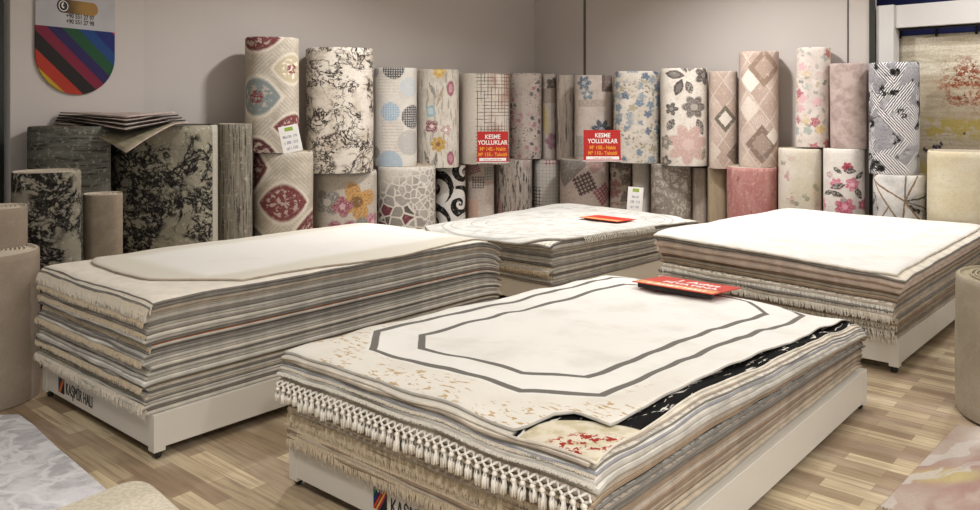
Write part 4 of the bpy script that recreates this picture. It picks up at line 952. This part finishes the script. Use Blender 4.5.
# red offer board lying tilted on the front stack
def lying(S, aL, aF, bL, bR, z0, label, lift0, lift1, lines, name='offer_board'):
    X = -Vector((S.e2.x, S.e2.y, 0)); p = S.w(aL, bL, z0+lift0); q = S.w(aF, bL, z0+lift1); Yv = (q-p); Hh = Yv.length; Yv.normalize(); Nn = X.cross(Yv)
    M0 = Matrix(((X.x, Yv.x, Nn.x, p.x), (X.y, Yv.y, Nn.y, p.y), (X.z, Yv.z, Nn.z, p.z), (0, 0, 0, 1))); Ww = bL-bR
    b = plate(name, Ww, Hh, .004, M0, smooth_mat('red_orange_board', '#c8321f', .4)); tag(b, label, 'offer board')
    plate('yellow_band', Ww*.96, Hh*.26, .0006, M0, smooth_mat('peach_band', '#dba063', .5), b, Ww*.02, Hh*.03, .004)
    for (txt, fx, fy, sz) in lines: text_mesh('lettering', txt, sz*Hh, wpr, b, M0 @ Matrix.Translation((Ww*fx, Hh*fy, .0046)), align='CENTER', off=.002)
    return b, M0, Ww, Hh
zB = lambda a, b: SB.z(a, b, SB.H) + liftB(a, b)
z0 = max(zB(2.03, 1.15), zB(2.03, .68), zB(2.40, .7), zB(2.4, 1.15))
b, M0, Ww, Hh = lying(SB, 2.04, 2.40, 1.15, .67, z0, 'red offer board propped up on the topmost white rug of the front stack', .034, .006, [('1 Adet', .56, .66, .26), ('FİYATINA', .56, .40, .20), ('2 ADET HALI', .5, .09, .17)])
MB().box(Ww*.04, .03, -.028, Ww*.96, .05, -.0005, M0).build('stand_foot', smooth_mat('black_holder', '#1d1b1a', .5), b)
zC = lambda a, b: SCc.z(a, b, SCc.H)
b2, M2, W2_, H2_ = lying(SCc, 1.0, 1.27, .56, .16, max(zC(1.0, .56), zC(1.0, .16), zC(1.27, .16), zC(1.27, .56))+.001, 'small red offer board lying on the ornate pale rug of the rear stack', .012, .004, [])
MB().box(W2_*.1, .02, -.010, W2_*.9, .035, -.0005, M2).build('stand_foot', smooth_mat('black_holder', '#1d1b1a', .5), b2)

# ------------------------------------------------------------------ banner on the left wall
d1 = Vector((.402, .916, 0)).normalized(); n1 = Vector((.916, -.402, 0))
def onW1(px):
    k = (px-CX)/FP; Y = c1w/(N1.x*k+N1.y); return Vector((k*Y, Y, 0))
pL, pR = onW1(33.5), onW1(113); Wb = (pR-pL).length
zrow = lambda px, py: EYE + (HY-py)/FP*onW1(px).y
zsplit = (zrow(33.5, 25) + zrow(113, 32.5))/2; zbot = zrow(73, 94.5); ztop = zrow(73, -26)
rad = Wb/2
base = pL + n1*.012; 
def bannerM(): return Matrix(((d1.x, 0, n1.x, base.x), (d1.y, 0, n1.y, base.y), (0, 1, 0, 0), (0, 0, 0, 1)))
MBn = bannerM()
outline = [(0, ztop), (Wb, ztop)][::-1]
lowpts = []
hh = zsplit - zbot
for k in range(33):
    a = PI + PI*k/32; lowpts.append((rad + rad*math.cos(a), zbot + rad*.86 + rad*.86*math.sin(a)))
def slab(name, pts, t, mat, parent, z0=0, uvs=None):
    n = len(pts); v = [MBn @ Vector((x, y, z0)) for x, y in pts] + [MBn @ Vector((x, y, z0+t)) for x, y in pts]
    f = [tuple(range(n))[::-1], tuple(range(n, 2*n))] + [(i, (i+1) % n, n+(i+1) % n, n+i) for i in range(n)]
    return mesh_obj(name, v, f, mat, parent, [(x, y) for x, y in pts]*2, smooth=False)
g = G('white_banner_cloth', .7); ban = slab('wall_banner', [(0, zsplit), (Wb, zsplit), (Wb, ztop), (0, ztop)], .008, g.done('#b9b7b8' if False else g.mix(g.st(g.noise(None, 3, 2), .4, .6), '#b6b4b6', '#aeacae'), 0), None)
tag(ban, 'white wall banner ending in a rounded rainbow striped tip', 'banner')
g = G('rainbow_striped_cloth', .7); t = (g.u*.86 + (g.v - zbot)*1.05)/Wb          # stripes fall to the right
col = '#b08e20'
for th, cc in ((.32, '#a32d1a'), (.50, '#191412'), (.70, '#741731'), (.86, '#241a4e'), (1.02, '#194a2b'), (1.20, '#183e76'), (1.36, '#1a2466'), (1.58, '#b82a3a')): col = g.mix(t > th, col, cc)
slab('striped_tip', lowpts + [(Wb, zsplit), (0, zsplit)], .008, g.done(col, 0), ban)
inkm = smooth_mat('black_print', '#16151a', .5)
def pill(x0, x1, yc, hgt):
    r_ = hgt/2; pts = [(x1-r_ + r_*math.cos(a), yc + r_*math.sin(a)) for a in [(-PI/2 + PI*k/12) for k in range(13)]] + [(x0+r_ + r_*math.cos(a), yc + r_*math.sin(a)) for a in [(PI/2 + PI*k/12) for k in range(13)]]
    return pts
ypill = zrow(73, 7.5)
g = G('gold_pill_print', .6); gm = g.done(g.mix(g.st(g.u + (g.noise(None, 14, 3)-.5)*.12, Wb*.30, Wb*.62), '#171412', '#a07a3c'), 0)
slab('phone_badge', pill(Wb*.25, Wb*.77, ypill, .10), .001, gm, ban, .008)
slab('handset_ring', pill(Wb*.27, Wb*.27+.08, ypill, .08), .001, wpr, ban, .009)
slab('handset_disc', pill(Wb*.27+.006, Wb*.27+.074, ypill, .068), .001, inkm, ban, .010)
hs = []
for k in range(9):
    a = PI*.55 + PI*.95*k/8; hs.append((Wb*.27+.044 + .022*math.cos(a), ypill+.004 + .022*math.sin(a)))
for k in range(8, -1, -1):
    a = PI*.55 + PI*.95*k/8; rr = .012 if 0 < k < 8 else .009; hs.append((Wb*.27+.044 + rr*math.cos(a), ypill+.004 + rr*math.sin(a)))
slab('handset', hs, .001, wpr, ban, .011)
for k, (txt, py) in enumerate((('+90 551 27 97', 18.5), ('+90 551 27 98', 24.0))):
    text_mesh('phone_number', txt, .046, inkm, ban, MBn @ Matrix.Translation((Wb*.54, zrow(73, py)+.0, .0085)), align='CENTER', sx=.9, off=.001)

# ------------------------------------------------------------------ folded rugs lying across the two dark rolls
def folded(name, z, corners, sag, th, mat, edge, label, seed):
    """a rug folded to a kite: left, back, right, front points; front corner hangs down"""
    Lp, Bp, Rp, Fp = [Vector(c) for c in corners]; n = 18; v, uv = [], []
    for lay in (1, 0):
        for i in range(n+1):
            for j in range(n+1):
                s_, t_ = i/n, j/n
                p = (Bp*(1-s_) + Lp*s_)*(1-t_) + (Rp*(1-s_) + Fp*s_)*t_
                zz = z + sag(s_, t_) + (th if lay else 0) + .006*mnoise.noise(Vector((s_*3, t_*3, seed)))
                v.append((p.x, p.y, zz)); uv.append((s_, t_))
    m = (n+1)**2; f, mi = [], []
    for i in range(n):
        for j in range(n):
            q = (i*(n+1)+j, (i+1)*(n+1)+j, (i+1)*(n+1)+j+1, i*(n+1)+j+1); f.append(q); mi.append(0); f.append(tuple(m+k for k in reversed(q))); mi.append(1)
    rim = [j for j in range(n+1)] + [i*(n+1)+n for i in range(1, n+1)] + [n*(n+1)+j for j in range(n-1, -1, -1)] + [i*(n+1) for i in range(n-1, 0, -1)]
    for k in range(len(rim)):
        a, b = rim[k], rim[(k+1) % len(rim)]; f.append((a, b, m+b, m+a)); mi.append(1 if k % 2 > 2 else 1)
    o = mesh_obj(name, v, f, [mat, edge], None, uv, mi); tag(o, label, 'folded rug', 'folded rugs on the dark rolls')
    return o
fz = 1.352
fm1 = plain('folded_rug_pile', '#b5a59b', var=.12); fm2 = plain('folded_rug_backing', '#37332f', var=.1); fm3 = plain('folded_rug_olive', '#8f866f', var=.15); fm4 = plain('folded_rug_rose_edge', '#b8a8a0', var=.1)
for k, (m_, e_, lb_) in enumerate(((fm3, fm1, 'olive folded rug with a pointed corner hanging down, lowest of the folded pile'), (fm1, fm2, 'folded rug with a dark edge, second from the bottom of the folded pile'),
        (fm1, fm2, 'folded rug with a dark edge, third from the bottom of the folded pile'), (fm1, fm2, 'folded rug with a dark edge, second from the top of the folded pile'), (fm4, fm4, 'pale rose folded rug, topmost of the folded pile'))):
    Yc = 5.85
    Lp = ((54+k*1.5-CX)/FP*5.95, 5.95, 0); Rp = ((189-k*3.5-CX)/FP*6.05, 6.05, 0); Bp = ((125-CX)/FP*6.5, 6.5, 0); Fr = ((126-CX)/FP*(5.42+k*.07), 5.42+k*.07, 0)
    dp = (.175, .05, .04, .03, .02)[k]
    folded('folded_rug', fz + k*.019, (Lp, Bp, Rp, Fr), lambda s_, t_, dp=dp, k=k: .010*(s_-t_)**2 - .0*(s_*t_) - dp*max(0, (s_*t_-.22)/.78)**1.3, .011, m_, e_, lb_, k)

# ------------------------------------------------------------------ rugs on the floor
def floor_rug(name, pts, th, mat, label, edge, z0=0.0005, cat='rug'):
    n = len(pts); v = [(x, y, z0) for x, y in pts] + [(x, y, z0+th*.7) for x, y in pts]
    cx = sum(p[0] for p in pts)/n; cy = sum(p[1] for p in pts)/n
    inn = [(x+(cx-x)/math.hypot(cx-x, cy-y)*th*.6, y+(cy-y)/math.hypot(cx-x, cy-y)*th*.6, z0+th) for x, y in pts]
    v += inn
    f = [tuple(range(2*n, 3*n))] + [(i, (i+1) % n, n+(i+1) % n, n+i) for i in range(n)] + [(n+i, n+(i+1) % n, 2*n+(i+1) % n, 2*n+i) for i in range(n)] + [tuple(range(n))[::-1]]
    mi = [0] + [1]*n + [0]*n + [1]
    o = mesh_obj(name, v, f, [mat, edge], None, [(a, b) for a, b, c in [(q[0], q[1], 0) for q in v]], mi, smooth=False); tag(o, label, cat)
    return o
def fl(px, py): p = floor_at(px, py); return (p.x, p.y)
g = G('white_marbled_floor_rug'); wv = g.warp(g.warp(g.uv, 3, .35), 11, .08)
e = g.voro(wv, 4.5, 'DISTANCE_TO_EDGE'); n_ = g.noise(wv, 6, 5, .7)
c = g.mix(g.st(n_, .40, .62), '#e2e1e3', '#bfbdc0'); c = g.mix(g.st(e, .07, .01)*.7, c, '#f0eff0')
wm = g.done(c, .5, 120, n_)
pts = [fl(19, 415), fl(33, 425), fl(55, 446), fl(80, 467), fl(104, 488)]
p1 = fl(104, 488); p0 = fl(80, 467); dx, dy = p1[0]-p0[0], p1[1]-p0[1]
far_ = (p1[0]+dx*4.5, p1[1]+dy*4.5)
left_ = (-4.3, 3.72)
floor_rug('floor_rug', (pts + [far_, (far_[0]-2.4, far_[1]-.9), left_])[::-1] if False else [left_, (-4.2, far_[1]), far_] + pts[::-1], .004, wm, 'white marbled rug spread on the floor at the left edge', plain('rug_pile_white', RC['white']))
g = G('beige_floor_rug'); bm_ = g.done(g.mix(g.st(g.noise(None, 60, 3), .4, .6), '#dfd6c2', '#d2c8b2'), .3)
arc = []
A_, B_, C_ = fl(78, 506), fl(140, 485), fl(176, 512)
for k in range(9):
    t = k/8; a = Vector(fl(122, 489)); b = Vector(fl(144, 482)); c_ = Vector(fl(156, 494)); p = a*(1-t)**2 + b*2*t*(1-t) + c_*t*t; arc.append((p.x, p.y))
q0 = Vector(fl(70, 510)); q1 = Vector(fl(178, 514)); dr = (q1-Vector(arc[-1])).normalized()*1.1; dl = (q0-Vector(arc[0])).normalized()*.6
floor_rug('floor_rug', [(q0.x+dl.x, q0.y+dl.y)] + [(q0.x+dl.x+dr.x, q0.y+dl.y+dr.y), (q1.x+dr.x, q1.y+dr.y)] + arc[::-1], .022, bm_, 'beige rug with a rounded corner overlapping the white marbled rug', bm_, z0=.0055)
g = G('pink_watercolour_floor_rug'); wv = g.warp(g.uv, 2.0, .5, 3)
c = g.mix(g.st(g.noise(wv, 1.9, 4, .5), .40, .60), '#b0a093', '#a08378')
c = g.mix(g.st(g.noise(g.scl(.7, 3.0, g.rot(-42, wv)), 1.7, 4), .54, .66)*.7, c, '#946f69')
c = g.mix(g.ell(1.83, 3.26, .16, .06, 8, .5)*.7, c, '#b9ad72')
c = g.mix(g.st(g.noise(g.scl(.6, 6, g.rot(-25, wv)), 1.5, 2), .60, .63)*.8, c, '#bfb8af')
c = g.mix(g.ell(2.42, 3.62, .28, .16, 20, .3), c, '#d3ccc2'); c = g.mix(g.st(g.noise(None, 70, 2), .4, .7)*.15, c, '#8b7468')
pm = g.done(c, .3)
T0, T1 = Vector(fl(956, 427)), Vector(fl(882, 506)); dr = (T1-T0).normalized(); pr = Vector((-dr.y, dr.x)); pr = pr if pr.x > 0 else -pr
Bn = T1 + dr*.02
fr_ = floor_rug('floor_rug', [tuple(Bn), tuple(Bn+pr*1.9), tuple(T0+pr*1.9-dr*.9), tuple(T0-dr*.02)], .008, pm, 'pink watercolour rug with a yellow patch on the floor at the right edge', plain('rug_pile_ivory', RC['ivory']))
mbf = MB(); rf = random.Random(9)
for k in range(150):
    p = Bn + pr*(1.9*k/150); q = dr*rf.uniform(.03, .05) + pr*rf.uniform(-.012, .012)
    mbf.tube([(p.x, p.y, .006), (p.x+q.x*.5, p.y+q.y*.5, .008), (p.x+q.x, p.y+q.y, .0035)], [.003, .003, .0015], 4, False)
mbf.build('fringe', plain('fringe_olive', '#8d8166'), fr_)

# ------------------------------------------------------------------ hanging display rack, top right
def P3(px, off): x, y = on3(px, off); return Vector((x, y, 0))
a0_ = P3(876, .03); a1_ = P3(893.5, .03); zt_ = EYE + (HY-6)/FP*a0_.y
n3 = Vector((N3.x, N3.y, 0)); d3 = (a1_-a0_).normalized()
def rbox(mb, p, q, back, z0, z1):
    b = len(mb.v); vv = [p, q, q+n3*back, p+n3*back]; mb.v += [x+Vector((0, 0, z0)) for x in vv] + [x+Vector((0, 0, z1)) for x in vv]
    for f in [(0,3,2,1),(4,5,6,7),(0,1,5,4),(1,2,6,5),(2,3,7,6),(3,0,4,7)]: mb.f.append([b+i for i in f])
    return mb
rack = empty('display_rack', a0_); tag(rack, 'white hanging rack frame for display rugs in the upper right', 'display rack')
def rb(name, p, q, back, z0, z1, mat):
    o = rbox(MB(), p-a0_, q-a0_, back, z0, z1).build(name, mat, rack, bevel=.004); return o
rackw = smooth_mat('white_rack_paint', '#d4d1ce', .35)
rb('upright_post', a0_, a1_, .14, 0, zt_, rackw)
fr0 = a1_ + n3*.03; fr1 = P3(1400, .06)
zb1 = EYE + (HY-5.5)/FP*fr0.y; zb0 = EYE + (HY-28)/FP*fr0.y
rb('top_beam', fr0+d3*.002, fr1, .06, zb0, zb1, rackw)
rb('hanging_rail', fr0+n3*.07+d3*.002, fr1+n3*.07, .02, zb0-.02, zb0+.02, smooth_mat('dark_steel', '#3a3836'))
rb('far_post', fr1, fr1+d3*.12, .14, 0, zt_, rackw)
g = G('meadow_display_rug'); u, v = g.u, g.v
c = g.mix(g.st(g.noise(g.scl(1.2, 9), 2.2, 5, .65), .40, .62), '#e0d8c6', '#c4baa2')
c = g.mix(g.st(g.noise(g.scl(1.0, 7, None, 3, 1), 2.2, 5, .7), .56, .66)*.6, c, '#9a927c')
lowm = g.st(v, 1.80, 1.72)
c = g.mix(lowm*.55, c, '#a08d70')
sp_ = g.noise(g.warp(g.uv, 12, .05), 26, 4, .75)
big = g.st(g.noise(g.warp(g.uv, 6, .08), 6, 3, .6), .42, .52); orn = g.ell(.58, 1.68, .20, .22, 0, .7)*big; orn2 = g.ell(1.15, 1.75, .42, .16, 0, .6)*big
c = g.mix(g.mx(orn, orn2)*g.st(sp_, .46, .52), c, '#94482f'); c = g.mix(orn*g.st(g.noise(None, 44, 3, .7), .54, .6), c, '#5c3320')
c = g.mix(g.st(g.ab(v-1.30), .12, .05)*g.st(g.noise(None, 8, 3), .44, .54)*.8, c, '#b09c48')
c = g.mix(g.st(g.ab(v-1.18), .12, .08)*g.st(g.noise(g.scl(1, .6), 11, 2), .60, .64), c, '#3c3244')
c = g.mix(g.st(v, 1.02, .95), c, '#b5a468')
mrug = g.done(g.mix(g.st(g.noise(None, 70, 2), .4, .6)*.2, c, '#5c5240'))
h0_ = P3(896.5, .20); zr = EYE + (HY-36.5)/FP*h0_.y; Lr = 1.7; NU, NVv = 30, 30; v_, u_, f_ = [], [], []
for lay in (0, 1):
    for i in range(NU+1):
        for j in range(NVv+1):
            p = h0_ + d3*(Lr*i/NU) + n3*(lay*.012 + .008*math.sin(i*.55)*(1-j/NVv)); v_.append((p.x, p.y, .55 + (zr-.55)*j/NVv)); u_.append((Lr*i/NU, .55 + (zr-.55)*j/NVv))
K = (NU+1)*(NVv+1); W_ = NVv+1
for i in range(NU):
    for j in range(NVv):
        q = (i*W_+j, (i+1)*W_+j, (i+1)*W_+j+1, i*W_+j+1); f_.append(q); f_.append(tuple(K+k for k in reversed(q)))
rim = [j for j in range(NVv+1)] + [i*W_+NVv for i in range(1, NU+1)] + [NU*W_+j for j in range(NVv-1, -1, -1)] + [i*W_ for i in range(NU-1, 0, -1)]
for k in range(len(rim)): a, b = rim[k], rim[(k+1) % len(rim)]; f_.append((a, b, K+b, K+a))
hr = mesh_obj('hanging_rug', v_, f_, mrug, None, u_); tag(hr, 'olive beige display rug with orange blossoms hanging in the white rack', 'rug')
cl = MB()
for px in (899, 935, 975, 1020): 
    p = P3(px, .19); rbox(cl, p, p+d3*.02, .03, zr-.02, zb0)
cl.build('clip', steel, hr)
bpy.context.view_layer.update()
